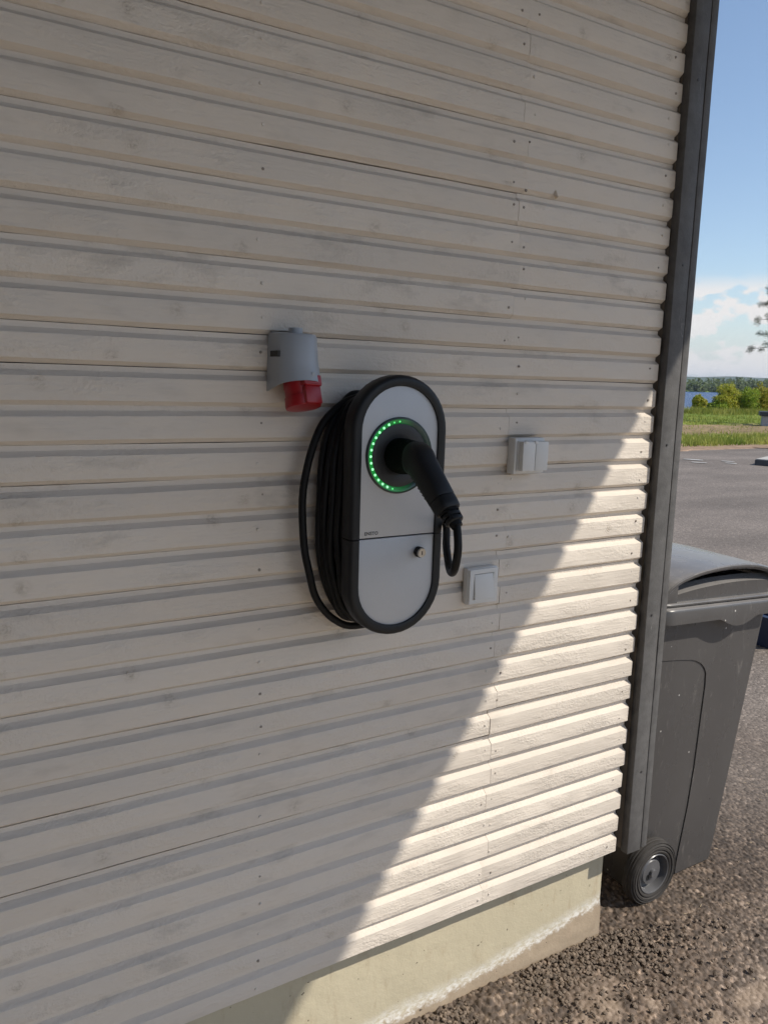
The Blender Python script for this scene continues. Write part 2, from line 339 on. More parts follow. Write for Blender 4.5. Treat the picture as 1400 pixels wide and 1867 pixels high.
bld = empty('timber_building', (-2, 0.05, 0), 'cream timber clad building wall with grooved horizontal boards, dark corner board and concrete footing', 'building')
MB().box(-6.0, 0.055, 0.030, 5.0, 0.30, 3.0).build('wall_core', M_CORE, bld)
PITCH = 0.062; X_JOINT = -0.45
def board(x0, x1, zt, seed):
    rnd = random.Random(seed); gap = rnd.choice((0.0002, 0.0003, 0.0004, 0.0007))
    dy0, dz0 = rnd.uniform(-.0008, .0008), rnd.uniform(-.0003, .0003)
    pr = [(.0245, .0165), (.0115, .0165), (.0115, .0080), (.0107, .0074), (.0011, .0004), (.0002, -.0004), (0, -.0012), (0, -.0366), (.0003, -.0377), (.0014, -.0383), (.0111, -.0455+gap), (.0245, -.0455+gap)]
    n = max(4, int((x1-x0)/0.045)); rings = []
    ph = [rnd.uniform(0, 6.28) for _ in range(4)]
    for i in range(n+1):
        x = x0 + (x1-x0)*i/n
        wz = dz0 + .0005*math.sin(x*3.1+ph[0]) + .0003*math.sin(x*11+ph[1]); wy = dy0 + .0007*math.sin(x*2.3+ph[2]) + .0003*math.sin(x*9+ph[3])
        j = [(rnd.gauss(0, .00012), rnd.gauss(0, .00012)) for _ in pr]
        rings.append([(x, y + (wy + a if k not in (0, 11) else 0), zt + z + wz + bb) for k, ((y, z), (a, bb)) in enumerate(zip(pr, j))])
    return MB().loft(rings)
ROWS = list(range(-15, 28))
for r in ROWS:
    zt = 2.005 - PITCH*r
    jx = X_JOINT + (0.006*math.sin(r*2.1) if (r//2) % 3 else 0.010)
    e = random.uniform(-.002, .002)
    if r in (6, 7, 12, 24): # unbroken across the stud, joined further left
        board(-1.60, e, zt, r+500).build('siding_board', M_SIDING, bld, smooth=18)
        board(-6.0, -1.6014, zt, r+900).build('siding_board', M_SIDING, bld, smooth=18)
    else:
        board(jx + 0.0005, e, zt, r+100).build('siding_board', M_SIDING, bld, smooth=18)
        board(-2.90, jx, zt, r+300).build('siding_board', M_SIDING, bld, smooth=18)
        board(-6.0, -2.9014, zt, r+700).build('siding_board', M_SIDING, bld, smooth=18)
# nail heads, far too small to pick apart singly
nb = MB(); nb2 = MB()
for r in ROWS:
    zt = 2.005 - PITCH*r
    for xs_ in (-0.0305, -0.434, -0.468, -1.010, -1.60, -2.2):
        if random.random() < 0.08: continue
        x = xs_ + random.gauss(0, .004); z = zt - .019 + random.gauss(0, .006); d = random.random()
        tgt = nb if d < 0.45 else nb2
        rr = random.uniform(.0024, .0034)
        ring0 = [(x + rr*math.cos(a*math.pi/4), .0006, z + rr*math.sin(a*math.pi/4)) for a in range(8)]
        ring1 = [(x + rr*.7*math.cos(a*math.pi/4), -.0016, z + rr*.7*math.sin(a*math.pi/4)) for a in range(8)]
        tgt.loft([ring0, ring1], cap0=False)
nb.build('nail_heads', mat('brown_nail', (0.27, 0.235, 0.20), 0.6), bld, kind='stuff')  # the darker brown share of the heads
nb2.build('painted_nail_heads', mat('painted_nail', (0.62, 0.57, 0.51), 0.5), bld, kind='stuff')
# torn sliver of wood on one board
MB().add([(-.366, -.0005, 1.905), (-.352, -.0005, 1.903), (-.357, -.005, 1.900), (-.359, .0015, 1.917), (-.356, .004, 1.898)], [(0, 1, 2), (1, 3, 2), (3, 0, 2), (0, 4, 1)]).build('wood_splinter', mat('bare_wood', (0.50, 0.41, 0.31), 0.8), bld)
# corner boards
def lean(mb, k=-0.012):
    mb.v = [(x + k*(z-0.66), y, z) for x, y, z in mb.v]; return mb
def vboard(x0, x1, y0, y1, z0, z1, n=24):
    return MB().loft([[(x + random.gauss(0, .0003), y + random.gauss(0, .0003), z0 + (z1-z0)*i/n) for x, y in ((x0, y0), (x1, y0), (x1, y1), (x0, y1))] for i in range(n+1)])
lean(vboard(0.0165, 0.0665, -0.020, 0.0035, 0.288, 2.99)).build('corner_board', M_CHAR, bld, bevel=0.0018, smooth=40)
lean(vboard(0.0682, 0.0905, -0.0205, 0.115, 0.293, 2.99)).build('corner_board', M_CHAR, bld, bevel=0.0018, smooth=40)
lean(vboard(0.0195, 0.0640, 0.0040, 0.0290, 0.292, 2.99)).build('corner_batten', mat('shaded_batten', (.24, .205, .17), .8, var=(20, .15)), bld)  # batten colour lowered to stand for shade in the corner gap
MB().box(0.056, 0.084, 0.118, 5.0, 0.295, 2.98).build('side_cladding', M_SIDING, bld)
cs = MB()
for z_ in (0.52, 0.95, 1.38, 1.80, 2.2):
    x_ = .040 - 0.012*(z_-0.66) + random.gauss(0, .004)
    cs.loft([[(x_ + r_*math.cos(a*math.pi/5), y_, z_ + r_*math.sin(a*math.pi/5)) for a in range(10)] for r_, y_ in ((.0032, -.0195), (.0032, -.0212), (.002, -.0214))], False, True)
cs.build('trim_screws', mat('trim_screw', (.07, .07, .07), .5, metal=.6), bld, kind='stuff')
# canopy roof over the wall
ZR = 3.0; X0 = -0.0126 + 0.67*(ZR - 1.505)
MB().box(-9.4, X0, -2.5, 5.4, ZR, ZR+.03).build('soffit', M_SOFFIT, bld)
MB().box(-9.4, X0-.005, -2.49, 5.4, ZR+.032, ZR+.22).build('roof', M_ROOF, bld)
MB().box(-2.75, -2.65, -3.6, -0.03, 0, 2.99).build('added_shade_wall', M_CHAR, bld)  # unseen wall added to block light from the left
for px_ in (0.62,):
    MB().box(px_-.06, px_+.06, -2.40, -2.28, 0, ZR-.002).build('canopy_post', M_CHAR, bld, bevel=.004)
# concrete footing
mf = bpy.data.materials.new('concrete_footing'); mf.use_nodes = True; t = mf.node_tree; b = t.nodes['Principled BSDF']; b.inputs['Roughness'].default_value = 0.85; b.inputs['Specular IOR Level'].default_value = 0.25
g = N(t, 'ShaderNodeNewGeometry'); sp = N(t, 'ShaderNodeSeparateXYZ'); LK(t, g.outputs[0], sp.inputs[0]); pos = g.outputs[0]
f4 = tex((1, 1, 1.6), 60, 5, .75)
f1, f2, f3 = tex((1, 1, 1), 5, 6, .6), tex((1, 1, 1), 24, 6, .7), tex((1, 1, 0.25), 30, 5, .65)
basec = MIX(t, f1, (0.46, 0.41, 0.295, 1), (0.56, 0.50, 0.365, 1))
basec = MIX(t, MATH(t, 'MULTIPLY', ramp(t, [(0.55, 0.0), (0.72, 1.0)], f3).outputs[0], 0.45), basec, (0.34, 0.25, 0.16, 1))
basec = MIX(t, MATH(t, 'MULTIPLY', ramp(t, [(0.66, 0.0), (0.72, 1.0)], f2).outputs[0], 0.5), basec, (0.36, 0.20, 0.09, 1))
# height of the lime band follows the old soil line: z = 0.045 .. 0.125 rising to the corner
zl = MATH(t, 'ADD', MATH(t, 'ADD', 0.118, MATH(t, 'MULTIPLY', sp.outputs[0], 0.20)), MATH(t, 'MULTIPLY', MATH(t, 'POWER', MATH(t, 'ABSOLUTE', sp.outputs[0]), 2.0), 0.14))
rel = MATH(t, 'ADD', MATH(t, 'SUBTRACT', sp.outputs[2], zl), MATH(t, 'MULTIPLY', MATH(t, 'SUBTRACT', f2, 0.5), 0.035))
rel = MATH(t, 'ADD', rel, MATH(t, 'MULTIPLY', MATH(t, 'SUBTRACT', f1, 0.5), 0.03))
low = ramp(t, [(0.48, 1.0), (0.50, 0.0)], MATH(t, 'ADD', 0.5, rel))
basec = MIX(t, MATH(t, 'MULTIPLY', low.outputs[0], 0.8), basec, MIX(t, f2, (0.22, 0.16, 0.11, 1), (0.46, 0.36, 0.27, 1)))
lime = ramp(t, [(0.478, 0.0), (0.486, 1.0), (0.503, 0.85), (0.526, 0.0)], MATH(t, 'ADD', 0.5, MATH(t, 'ADD', rel, MATH(t, 'MULTIPLY', MATH(t, 'SUBTRACT', f4, 0.5), 0.03))))
lime_o = MATH(t, 'MULTIPLY', lime.outputs[0], ramp(t, [(0.40, 0.08), (0.58, 1.0)], f4).outputs[0])
basec = MIX(t, MATH(t, 'MULTIPLY', lime_o, 0.88), basec, (0.74, 0.73, 0.70, 1))
basec = MIX(t, ramp(t, [(0.735, 0.0), (0.75, 1.0)], tex((1, 1, 1), 70, 2)).outputs[0], basec, (0.10, 0.08, 0.06, 1))
LK(t, basec, b.inputs['Base Color'])
bp = N(t, 'ShaderNodeBump', inp={'Strength': 0.6, 'Distance': 0.004}); LK(t, MATH(t, 'ADD', f2, MATH(t, 'MULTIPLY', low.outputs[0], 0.5)), bp.inputs['Height']); LK(t, bp.outputs[0], b.inputs['Normal'])
fb = MB(); nxf, nzf = 160, 16; P = []
for i in range(nxf+1):
    x = -6.0 + 6.011*(i/nxf)**0.55
    for j in range(nzf+1):
        z = -0.12 + 0.42*j/nzf
        lowz = 0.118 + .2*x + .14*x*x
        P.append((x, 0.05 + random.gauss(0, .0006) - (0.006 if (z < lowz - .03 and x > -1.2) else 0) - .002*math.sin(x*4), z))
q_ = nzf+1
fb.add(P, [(i*q_+j, (i+1)*q_+j, (i+1)*q_+j+1, i*q_+j+1) for i in range(nxf) for j in range(nzf)])
e0 = nxf*q_
P2 = []; kk = 12
for j in range(q_):
    for k in range(kk+1):
        x, y, z = P[e0+j]; P2.append((x + random.gauss(0, .0006), y + 4.9*(k/kk)**3, z))
fb.add(P2, [(j*(kk+1)+k, j*(kk+1)+k+1, (j+1)*(kk+1)+k+1, (j+1)*(kk+1)+k) for j in range(nzf) for k in range(kk)])
fb.build('concrete_footing', mf, bld, smooth=40)

# ================================================================== EV CHARGER
M_BLK = mat('black_plastic', (0.009, 0.0097, 0.0112), 0.5, spec=0.35, bump=[(900, 0.15, .0004)], rvar=(30, .06))
M_BLK2 = mat('matt_black_plastic', (0.005, 0.0053, 0.006), 0.6, spec=0.25, bump=[(700, 0.2, .0005)])
M_CAB = mat('cable_rubber', (0.005, 0.005, 0.0055), 0.55, spec=0.25, bump=[(300, 0.1, .0005)])
M_PLATE = mat('brushed_aluminium', (0.46, 0.47, 0.49), 0.48, metal=0.25, var=(9, .035), bump=[(900, 0.06, .0003)], rvar=(14, .05))
M_STEEL = mat('nickel_steel', (0.62, 0.58, 0.52), 0.28, metal=1.0)
chg = empty('ev_charger', (-0.8015, -0.05, 1.057), 'black framed grey wall charger for electric cars with green lit ring', 'charger')
cx, cz = -0.8015, 1.2915
def stad(y, dhw): return stadium(cx, cz, 0.0975+dhw, 0.2345+dhw, y)
# inner housing that the cable is wrapped on
MB().loft([stad(0.0, -.040), stad(-.098, -.036), stad(-.099, -.04)]).build('housing', M_BLK2, chg, smooth=40)
# frame: ring with rounded outer edge
def ringloft(prof):
    rs = [stad(y, d) for d, y in prof]; return MB().loft(rs + [rs[0]], False, False)
ZS = 1.2405
def cut_frame(lower):
    prof = [(-.036, -.097), (-.010, -.097), (-.0015, -.101), (0, -.108), (0, -.126), (-.0015, -.1315), (-.0045, -.1345), (-.008, -.1355), (-.0165, -.1355), (-.0185, -.1345), (-.019, -.133), (-.019, -.124), (-.036, -.122)]
    mb = ringloft(prof)
    import bmesh
    me = bpy.data.meshes.new('frame'); me.from_pydata(mb.v, [], mb.f)
    bm = bmesh.new(); bm.from_mesh(me)
    bmesh.ops.bisect_plane(bm, geom=bm.verts[:]+bm.edges[:]+bm.faces[:], plane_co=(0, 0, ZS + (-.001 if lower else .001)), plane_no=(0, 0, 1 if lower else -1), clear_outer=True)
    bmesh.ops.holes_fill(bm, edges=[e for e in bm.edges if e.is_boundary]); bmesh.ops.recalc_face_normals(bm, faces=bm.faces)
    bm.to_mesh(me); bm.free(); return link('frame', me, M_BLK, chg, 35)
cut_frame(False); cut_frame(True)
def half_plate(upper):
    hw, hh, n = .0783, .2153, 28
    pts = []
    if upper:
        pts = [(cx+hw, ZS+.0013)] + [(cx + hw*math.cos(math.pi*k/n), cz + hh - hw + hw*math.sin(math.pi*k/n)) for k in range(n+1)] + [(cx-hw, ZS+.0013)]
    else:
        pts = [(cx-hw, ZS-.0013)] + [(cx + hw*math.cos(math.pi+math.pi*k/n), cz - hh + hw + hw*math.sin(math.pi+math.pi*k/n)) for k in range(n+1)] + [(cx+hw, ZS-.0013)]
    return MB().loft([[(x, -.1235, z) for x, z in pts], [(x, -.1310, z) for x, z in pts]])
up_plate = half_plate(True).build('upper_cover', M_PLATE, chg, bevel=.0006, smooth=30)
lo_plate = half_plate(False).build('lower_cover', M_PLATE, chg, bevel=.0006, smooth=30)
# charge socket with light ring
rx, rz = -0.8035, 1.386
def lathe(prof, c=(rx, rz), n=72): return MB().loft([circ(c[0], c[1], r, y, n) for r, y in prof], False, False)
lathe([(.0675, -.130), (.0675, -.1345), (.0665, -.1362), (.0648, -.1368), (.0640, -.1362)]).build('socket_bezel', mat('bezel', (.03, .05, .045), .3), chg, smooth=40)
mr = bpy.data.materials.new('light_ring'); mr.use_nodes = True; t = mr.node_tree; b = t.nodes['Principled BSDF']
b.inputs['Base Color'].default_value = (0.05, 0.09, 0.08, 1); b.inputs['Roughness'].default_value = 0.25; b.inputs['Emission Color'].default_value = (0.0, 0.62, 0.055, 1)
g = N(t, 'ShaderNodeNewGeometry'); sp = N(t, 'ShaderNodeSeparateXYZ'); LK(t, g.outputs[0], sp.inputs[0])
fr = ramp(t, [(0.30, 0.75), (0.58, 0.28), (0.74, 0.0)], MATH(t, 'ADD', 0.5, MATH(t, 'MULTIPLY', MATH(t, 'SUBTRACT', sp.outputs[0], rx - 0.012), 6.0)))
LK(t, MATH(t, 'MULTIPLY', fr.outputs[0], 0.40), b.inputs['Emission Strength'])
lathe([(.0642, -.1360), (.0632, -.1364), (.0575, -.1345), (.0555, -.1325)]).build('light_ring', mr, chg, smooth=40)
M_LED = mat('led_green', (0.3, 1, 0.5), 0.3, emit=(0.36, 1.0, 0.50), emit_s=1.0)
M_LED2 = mat('led_green_dim', (0.2, 0.8, 0.3), 0.3, emit=(0.10, 0.85, 0.20), emit_s=0.7)
for k in range(16):
    a = R(93 + k*10.9); lx, lz = rx + .0597*math.cos(a), rz + .0597*math.sin(a)
    dim = k in (0, 1, 15); rr = .0023 if not dim else .0016
    rings = [circ(lx, lz, rr*s, y, 14) for s, y in ((1, -.1345), (1, -.1362), (.7, -.1368), (.01, -.1370))]
    MB().loft(rings, False, True).build('led', M_LED2 if dim else M_LED, chg, smooth=60)
lathe([(.0557, -.1332), (.0545, -.1338), (.045, -.1336), (.0395, -.1333), (.0345, -.1328), (.033, -.1322), (.01, -.1320)]).build('socket_disc', mat('socket_grey', (.022, .023, .025), .5, bump=[(600, .2, .0004)]), chg, smooth=40)
# lettering
tcu = bpy.data.curves.new('brand', 'FONT'); tcu.body = 'ENSTO'; tcu.size = 0.0083; tcu.extrude = 0.00015; tcu.offset = 0.00012; tcu.space_character = 1.08
to = bpy.data.objects.new('brand', tcu); COL.objects.link(to); bpy.context.view_layer.update()
tm = bpy.data.meshes.new_from_object(to.evaluated_get(bpy.context.evaluated_depsgraph_get())); bpy.data.objects.remove(to)
for v in tm.vertices: v.co = Vector((-.8695 + v.co.x, -.1313 - v.co.z, 1.2470 + v.co.y))
tm.materials.clear(); link('lettering', tm, mat('ink', (.02, .02, .022), .6), up_plate)
# key lock
lk_ = (-0.7555, 1.2085)
lathe([(.0098, -.130), (.0098, -.140), (.0088, -.1415)], lk_, 32).build('lock_collar', M_BLK, chg, smooth=40)
barrel = MB().loft([circ(*lk_, r, y, 32) for r, y in ((.0088, -.139), (.0088, -.1435), (.0080, -.1448), (.0066, -.1448), (.0062, -.1440), (.0056, -.1440), (.0052, -.1446), (.0006, -.1446))], False, True).build('lock_barrel', M_STEEL, chg, smooth=35)
MB().box(lk_[0]-.0009, lk_[0]+.0009, -.1450, -.1444, lk_[1]-.0036, lk_[1]+.0036).build('keyhole', mat('keyhole', (.02, .012, .008), .7), barrel)

# ------------------------------------------------------------------ charging cable: plug + coil (one thing)
cab = empty('charging_cable', (-0.804, -0.135, 1.386), 'black charging cable plugged into the charger and coiled behind its frame', 'cable')
def oval(c, ax, sx, w_, h_, n=20, sq=2.6):
    ax = Vector(ax).normalized(); sx = Vector(sx); sx = (sx - ax*sx.dot(ax)).normalized(); sy = ax.cross(sx)
    out = []
    for k in range(n):
        a = 2*math.pi*k/n; ca, sa = math.cos(a), math.sin(a)
        out.append(Vector(c) + sx*(w_*math.copysign(abs(ca)**(2/sq), ca)) + sy*(h_*math.copysign(abs(sa)**(2/sq), sa)))
    return out
pX = -0.8035
nose_ax = Vector((0, -1, 0)); grip_ax = Vector((0.10, -0.70, -0.71)).normalized(); side = (1, 0, 0)
E0 = Vector((pX, -.192, 1.3865))
rings = [oval((pX, -.118, 1.386), nose_ax, side, .031, .031, 28, 2.0), oval((pX, -.150, 1.386), nose_ax, side, .0315, .0315, 28, 2.0),
         oval((pX, -.153, 1.386), nose_ax, side, .0305, .0305, 28, 2.0), oval((pX, -.186, 1.3865), nose_ax, side, .0268, .0286, 28, 2.3)]
MB().loft(rings).build('plug_nose', mat('plug_nose_black', (.004, .004, .0045), .7, spec=.08), cab, smooth=45)
body = []
for tt, w_, h_, sq in ((0, .0272, .0290, 2.3), (.25, .0265, .0290, 2.6), (.5, .0250, .0280, 3.0), (.75, .0238, .0262, 3.2), (1, .0228, .0245, 3.2)):
    ax = nose_ax.lerp(grip_ax, tt).normalized()
    ang = tt*R(45); rad_ = .030
    c = Vector((pX + .0*tt, -.184 - rad_*math.sin(ang) , 1.3865 - rad_*(1-math.cos(ang))))
    body.append(oval(c, ax, side, w_, h_, 28, sq))
cend = Vector(body[-1][0]); c_last = sum((Vector(v) for v in body[-1]), Vector())/28
for d, w_, h_, sq in ((.025, .0220, .0232, 3.0), (.050, .0212, .0218, 3.0), (.073, .0208, .0208, 3.0), (.0745, .0200, .0200, 3.0)):
    body.append(oval(c_last + grip_ax*d, grip_ax, side, w_, h_, 28, sq))
grip = MB().loft(body).build('plug_grip', M_BLK, cab, smooth=40)
r_ = [oval(c_last + grip_ax*d, grip_ax, side, w_, w_, 28, 3.0) for d, w_ in ((.0750, .0192), (.0762, .0205), (.088, .0203), (.0965, .0194), (.0985, .0175))]
MB().loft(r_).build('grip_sleeve', M_BLK, cab, smooth=40)
for k in range(7):
    cc = c_last + grip_ax*(.012 + .0075*k)
    oo = oval(cc, grip_ax, side, .0229 - .00022*k, .0240 - .0004*k, 28, 3.0)
    MB().tube([oo[j] for j in range(17, 26)], .0009, 6).build('grip_ridge', M_BLK2, grip)
# ribbed strain relief: blocks around a core
c1_ = c_last + grip_ax*.0985
MB().loft([oval(c1_ + grip_ax*d, grip_ax, side, w_, w_, 20, 2) for d, w_ in ((-.002, .0125), (.026, .0105), (.030, .0095))]).build('strain_relief', M_BLK2, cab, smooth=40)
rings = []
for d, w_ in ((.0, .0150), (.004, .0158), (.0042, .0122), (.0075, .0122), (.0077, .0155), (.0125, .0150), (.0127, .0118), (.016, .0118), (.0162, .0148), (.021, .0142), (.0225, .0125)):
    rings.append(oval(c1_ + grip_ax*d, grip_ax, side, w_, w_, 24, 2.6))
MB().loft(rings).build('relief_ribs', M_BLK, cab, smooth=25)
sxv = Vector(side); sxv = (sxv - grip_ax*sxv.dot(grip_ax)).normalized(); syv = grip_ax.cross(sxv)
for q8 in range(4):
    a = 2*math.pi*(q8 + .5)/4; dirn = sxv*math.cos(a) + syv*math.sin(a); tan = grip_ax.cross(dirn)
    obx = MB(); ctr = c1_ + grip_ax*.0105 + dirn*.0140; hx_, hy_, hz_ = dirn*.0022, tan*.0028, grip_ax*.0095
    obx.add([ctr + hx_*i + hy_*j + hz_*l for l in (-1, 1) for j in (-1, 1) for i in (-1, 1)], [(0,2,3,1),(4,5,7,6),(0,1,5,4),(2,6,7,3),(0,4,6,2),(1,3,7,5)])
    obx.build('relief_bar', M_BLK, cab, bevel=.0006)
c2_ = c1_ + grip_ax*.028
# single cable path: from gland, hanging loop, then round the housing
path = [c2_ - grip_ax*.01, c2_, Vector((-.794, -.304, 1.252)), Vector((-.789, -.290, 1.214)), Vector((-.770, -.252, 1.203)), Vector((-.742, -.200, 1.230)), Vector((-.708, -.150, 1.252)), Vector((-.680, -.098, 1.262)), Vector((-.684, -.070, 1.33)), Vector((-.70, -.06, 1.40))]
def coil_turn(y0, hw, hh, dxl=0, dz=0, seed=0, n=26, start=0.15):
    rnd = random.Random(seed); out = []
    for k in range(n):
        a = 2*math.pi*(k/n) + start
        # superellipse around the housing, counter-clockwise from right side
        ca, sa = math.cos(a), math.sin(a)
        x = cx + hw*math.copysign(abs(ca)**0.62, ca); z = cz + dz + hh*math.copysign(abs(sa)**0.80, sa)
        if ca < 0: x += dxl*(-ca)**1.2
        out.append(Vector((x + rnd.gauss(0, .0012), y0 + rnd.gauss(0, .0018), z + rnd.gauss(0, .0012))))
    return out
tl = catmull(path, 10)
MB().tube(tl, .0068, 14).build('cable', M_CAB, cab, smooth=60)
for y0, hw, hh, dxl, dz, sd in ((-.080, .083, .215, -.010, -.008, 1), (-.064, .085, .214, -.014, -.012, 2), (-.048, .086, .212, -.019, -.016, 3), (-.032, .084, .212, -.024, -.014, 4), (-.088, .078, .205, -.004, -.006, 5), (-.040, .088, .219, -.054, -.024, 6), (-.020, .082, .210, -.018, -.012, 8)):
    MB().tube(catmull(coil_turn(y0, hw, hh, dxl, dz, sd), 4, True) + [catmull(coil_turn(y0, hw, hh, dxl, dz, sd), 4, True)[0]], .0070, 12, False).build('cable_turn', M_CAB, cab, smooth=60)

# ================================================================== RED POWER SOCKET
M_GREY = mat('grey_abs', (0.34, 0.36, 0.39), 0.38, bump=[(500, .1, .0004)])
M_RED = mat('red_plastic', (0.30, 0.007, 0.011), 0.36)
soc = empty('power_socket', (-0.9595, 0, 1.46), 'grey wall socket housing with red industrial outlet above the charger', 'socket')
sx_ = -0.9600
def dsec(z_b, z_f, hw, dep, n=16, shrink=0.0):
    """D-shaped section: flat on the wall, half round in front; z goes from z_b at wall to z_f at the front"""
    pts = []
    hw -= shrink; dep -= shrink
    straight = dep - hw
    prof = [(hw, 0)] + [(hw*math.cos(a), -(straight + hw*math.sin(a))) for a in [math.pi*k/n for k in range(n+1)]] + [(-hw, 0)]
    for x, y in prof: pts.append((sx_ + x, y - .0005, z_b + (z_f - z_b)*(-y/dep)))
    return pts
outer = [dsec(1.5935, 1.589, .0300, .058), dsec(1.591, 1.5885, .0345, .066), dsec(1.586, 1.583, .0368, .070), dsec(1.545, 1.545, .0380, .074), dsec(1.520, 1.528, .0388, .080), dsec(1.4905, 1.512, .0392, .086)]
inner = [dsec(1.4905, 1.512, .0392, .086, shrink=.0028), dsec(1.52, 1.535, .037, .080, shrink=.004)]
MB().loft(outer + inner).build('housing', M_GREY, soc, smooth=35)
MB().loft([[(sx_ + .012*math.cos(2*math.pi*k/20)+.002, -.030 + .012*math.sin(2*math.pi*k/20), z) for k in range(20)] for z in (1.585, 1.5985, 1.600)]).build('cable_gland', M_GREY, soc, smooth=40)
MB().box(sx_-.0392, sx_-.034, -.050, -.016, 1.5500, 1.5600).build('grip_slot', mat('slot_dark', (.03, .03, .03), .7), soc)
for ax_, az_ in ((.012, 1.522),):
    MB().loft([[(sx_ + ax_ + .0035*math.cos(a*math.pi/6), -.0808 - dd, az_ + .0035*math.sin(a*math.pi/6)) for a in range(12)] for dd in (-.004, .0015, .0018)], False, True).build('cover_screw', M_GREY, soc)
# red insert tilted outwards, with spring lid
tilt = R(17); ra = Vector((0.02, -math.sin(tilt), -math.cos(tilt))).normalized()
rc = Vector((sx_ + .004, -.044, 1.515)); rsx = Vector((1, 0, 0))
def rring(d, r_, n=36): return oval(rc + ra*d, ra, rsx, r_, r_, n, 2)
MB().loft([rring(-.02, .0300), rring(.018, .0300), rring(.020, .0292), rring(.046, .0286)]).build('red_outlet', M_RED, soc, smooth=35)
lid = MB().loft([rring(.034, .0305), rring(.050, .0310), rring(.0525, .0300), rring(.0530, .026)]).build('spring_lid', M_RED, soc, smooth=35)
def obox(c, ax_x, ax_y, ax_z, hx_, hy_, hz_, mb=None):
    mb = mb or MB(); vv = [Vector(c) + ax_x*hx_*i + ax_y*hy_*j + ax_z*hz_*l for l in (-1, 1) for j in (-1, 1) for i in (-1, 1)]
    return mb.add(vv, [(0,2,3,1),(4,5,7,6),(0,1,5,4),(2,6,7,3),(0,4,6,2),(1,3,7,5)])
rf = Vector((.22, -.97, 0)); rf = (rf - ra*rf.dot(ra)).normalized(); rs = ra.cross(rf)
obox(rc + ra*.037 + rf*.0235, rs, rf, ra, .0165, .0095, .0150).build('lid_latch', M_RED, soc, bevel=.0015, smooth=30)
obox(rc + ra*.012 + rf*.027, rs, rf, ra, .0185, .0085, .0085).build('hinge_block', M_RED, soc, bevel=.0015, smooth=30)
obox(rc + ra*.012 + rf*.0354, rs, rf, ra, .0085, .0008, .0030).build('hinge_window', mat('slot_red_dark', (.05, .004, .005), .6), soc)
MB().tube([rc + ra*.020 + rf*.0335 - rs*.0165, rc + ra*.020 + rf*.0335 + rs*.0165], .0026, 10).build('hinge_pin', M_RED, soc, smooth=40)

# ================================================================== WALL SWITCH BOXES
M_SW = mat('white_grey_plastic', (0.62, 0.615, 0.60), 0.38)
so1 = empty('outlet_box', (-0.408, 0, 1.325), 'pale double socket outlet with two flap covers, upper of the two wall boxes', 'outlet')
MB().box(-.4510, -.3690, -.026, -.0006, 1.3265, 1.4035).build('back_box', M_SW, so1, bevel=.003, smooth=30)
MB().box(-.4455, -.3720, -.030, -.0265, 1.3330, 1.3985).build('flap_frame', M_SW, so1, bevel=.0015, smooth=30)
for a, c_ in ((-.4435, -.4095), (-.4085, -.3735)):
    fl = MB().box(a, c_, -.044, -.0303, 1.3345, 1.3965).build('flap_cover', M_SW, so1, bevel=.0016, smooth=30)
    MB().box(a+.004 if a < -.42 else a-.004, (a+.004 if a < -.42 else a-.004)+.008, -.0455, -.040, 1.3925, 1.3978).build('hinge', M_SW, fl, bevel=.0008)
so2 = empty('light_switch', (-0.512, 0, 1.045), 'pale square rocker light switch, lower of the two wall boxes', 'switch')
MB().box(-.5520, -.4735, -.018, -.0006, 1.0495, 1.1285).build('back_box', M_SW, so2, bevel=.003, smooth=30)
fr_ = MB(); a0, a1_, b0, b1 = -.5500, -.4755, 1.0515, 1.1265; i0, i1, k0, k1 = -.5385, -.4870, 1.0610, 1.1165
rings = [[(a0, -.0182, b0), (a1_, -.0182, b0), (a1_, -.0182, b1), (a0, -.0182, b1)], [(a0, -.0230, b0), (a1_, -.0230, b0), (a1_, -.0230, b1), (a0, -.0230, b1)],
         [(i0, -.0230, k0), (i1, -.0230, k0), (i1, -.0230, k1), (i0, -.0230, k1)], [(i0, -.0190, k0), (i1, -.0190, k0), (i1, -.0190, k1), (i0, -.0190, k1)]]
fr_.loft(rings + [rings[0]], False, False).build('switch_frame', M_SW, so2, bevel=.0008, smooth=30)
MB().add([(i0+.0008, -.0184, k0+.0008), (i1-.0008, -.0184, k0+.0008), (i1-.0008, -.0184, k1-.0012), (i0+.0008, -.0184, k1-.0012),
          (i0+.0008, -.0285, k0+.0008), (i1-.0008, -.0285, k0+.0008), (i1-.0008, -.0225, k1-.0012), (i0+.0008, -.0225, k1-.0012)],
         [(0,1,2,3),(4,7,6,5),(0,4,5,1),(1,5,6,2),(2,6,7,3),(3,7,4,0)]).build('rocker', M_SW, so2, bevel=.0008, smooth=30)

# ================================================================== WHEELED BIN
mbn = bpy.data.materials.new('bin_plastic'); mbn.use_nodes = True; t = mbn.node_tree; b = t.nodes['Principled BSDF']
b.inputs['Specular IOR Level'].default_value = 0.5
g = N(t, 'ShaderNodeNewGeometry'); pos = g.outputs[0]
scr = ramp(t, [(0.60, 0.0), (0.70, 1.0)], tex((9, 9, 2.2), 3.5, 5, .75, 1.5)); clo = tex((1, 1, .6), 5, 5)
colb = MIX(t, clo, (0.058, 0.055, 0.055, 1), (0.084, 0.080, 0.078, 1))
colb = MIX(t, MATH(t, 'MULTIPLY', scr.outputs[0], 0.35), colb, (0.26, 0.24, 0.22, 1))
vs_ = N(t, 'ShaderNodeTexVoronoi', inp={'Scale': 14.0}); LK(t, pos, vs_.inputs['Vector'])
colb = MIX(t, MATH(t, 'MULTIPLY', ramp(t, [(0.030, 1.0), (0.045, 0.0)], vs_.outputs['Distance']).outputs[0], 0.9), colb, (0.55, 0.53, 0.50, 1))
spn = N(t, 'ShaderNodeSeparateXYZ'); LK(t, g.outputs['True Normal'], spn.inputs[0])
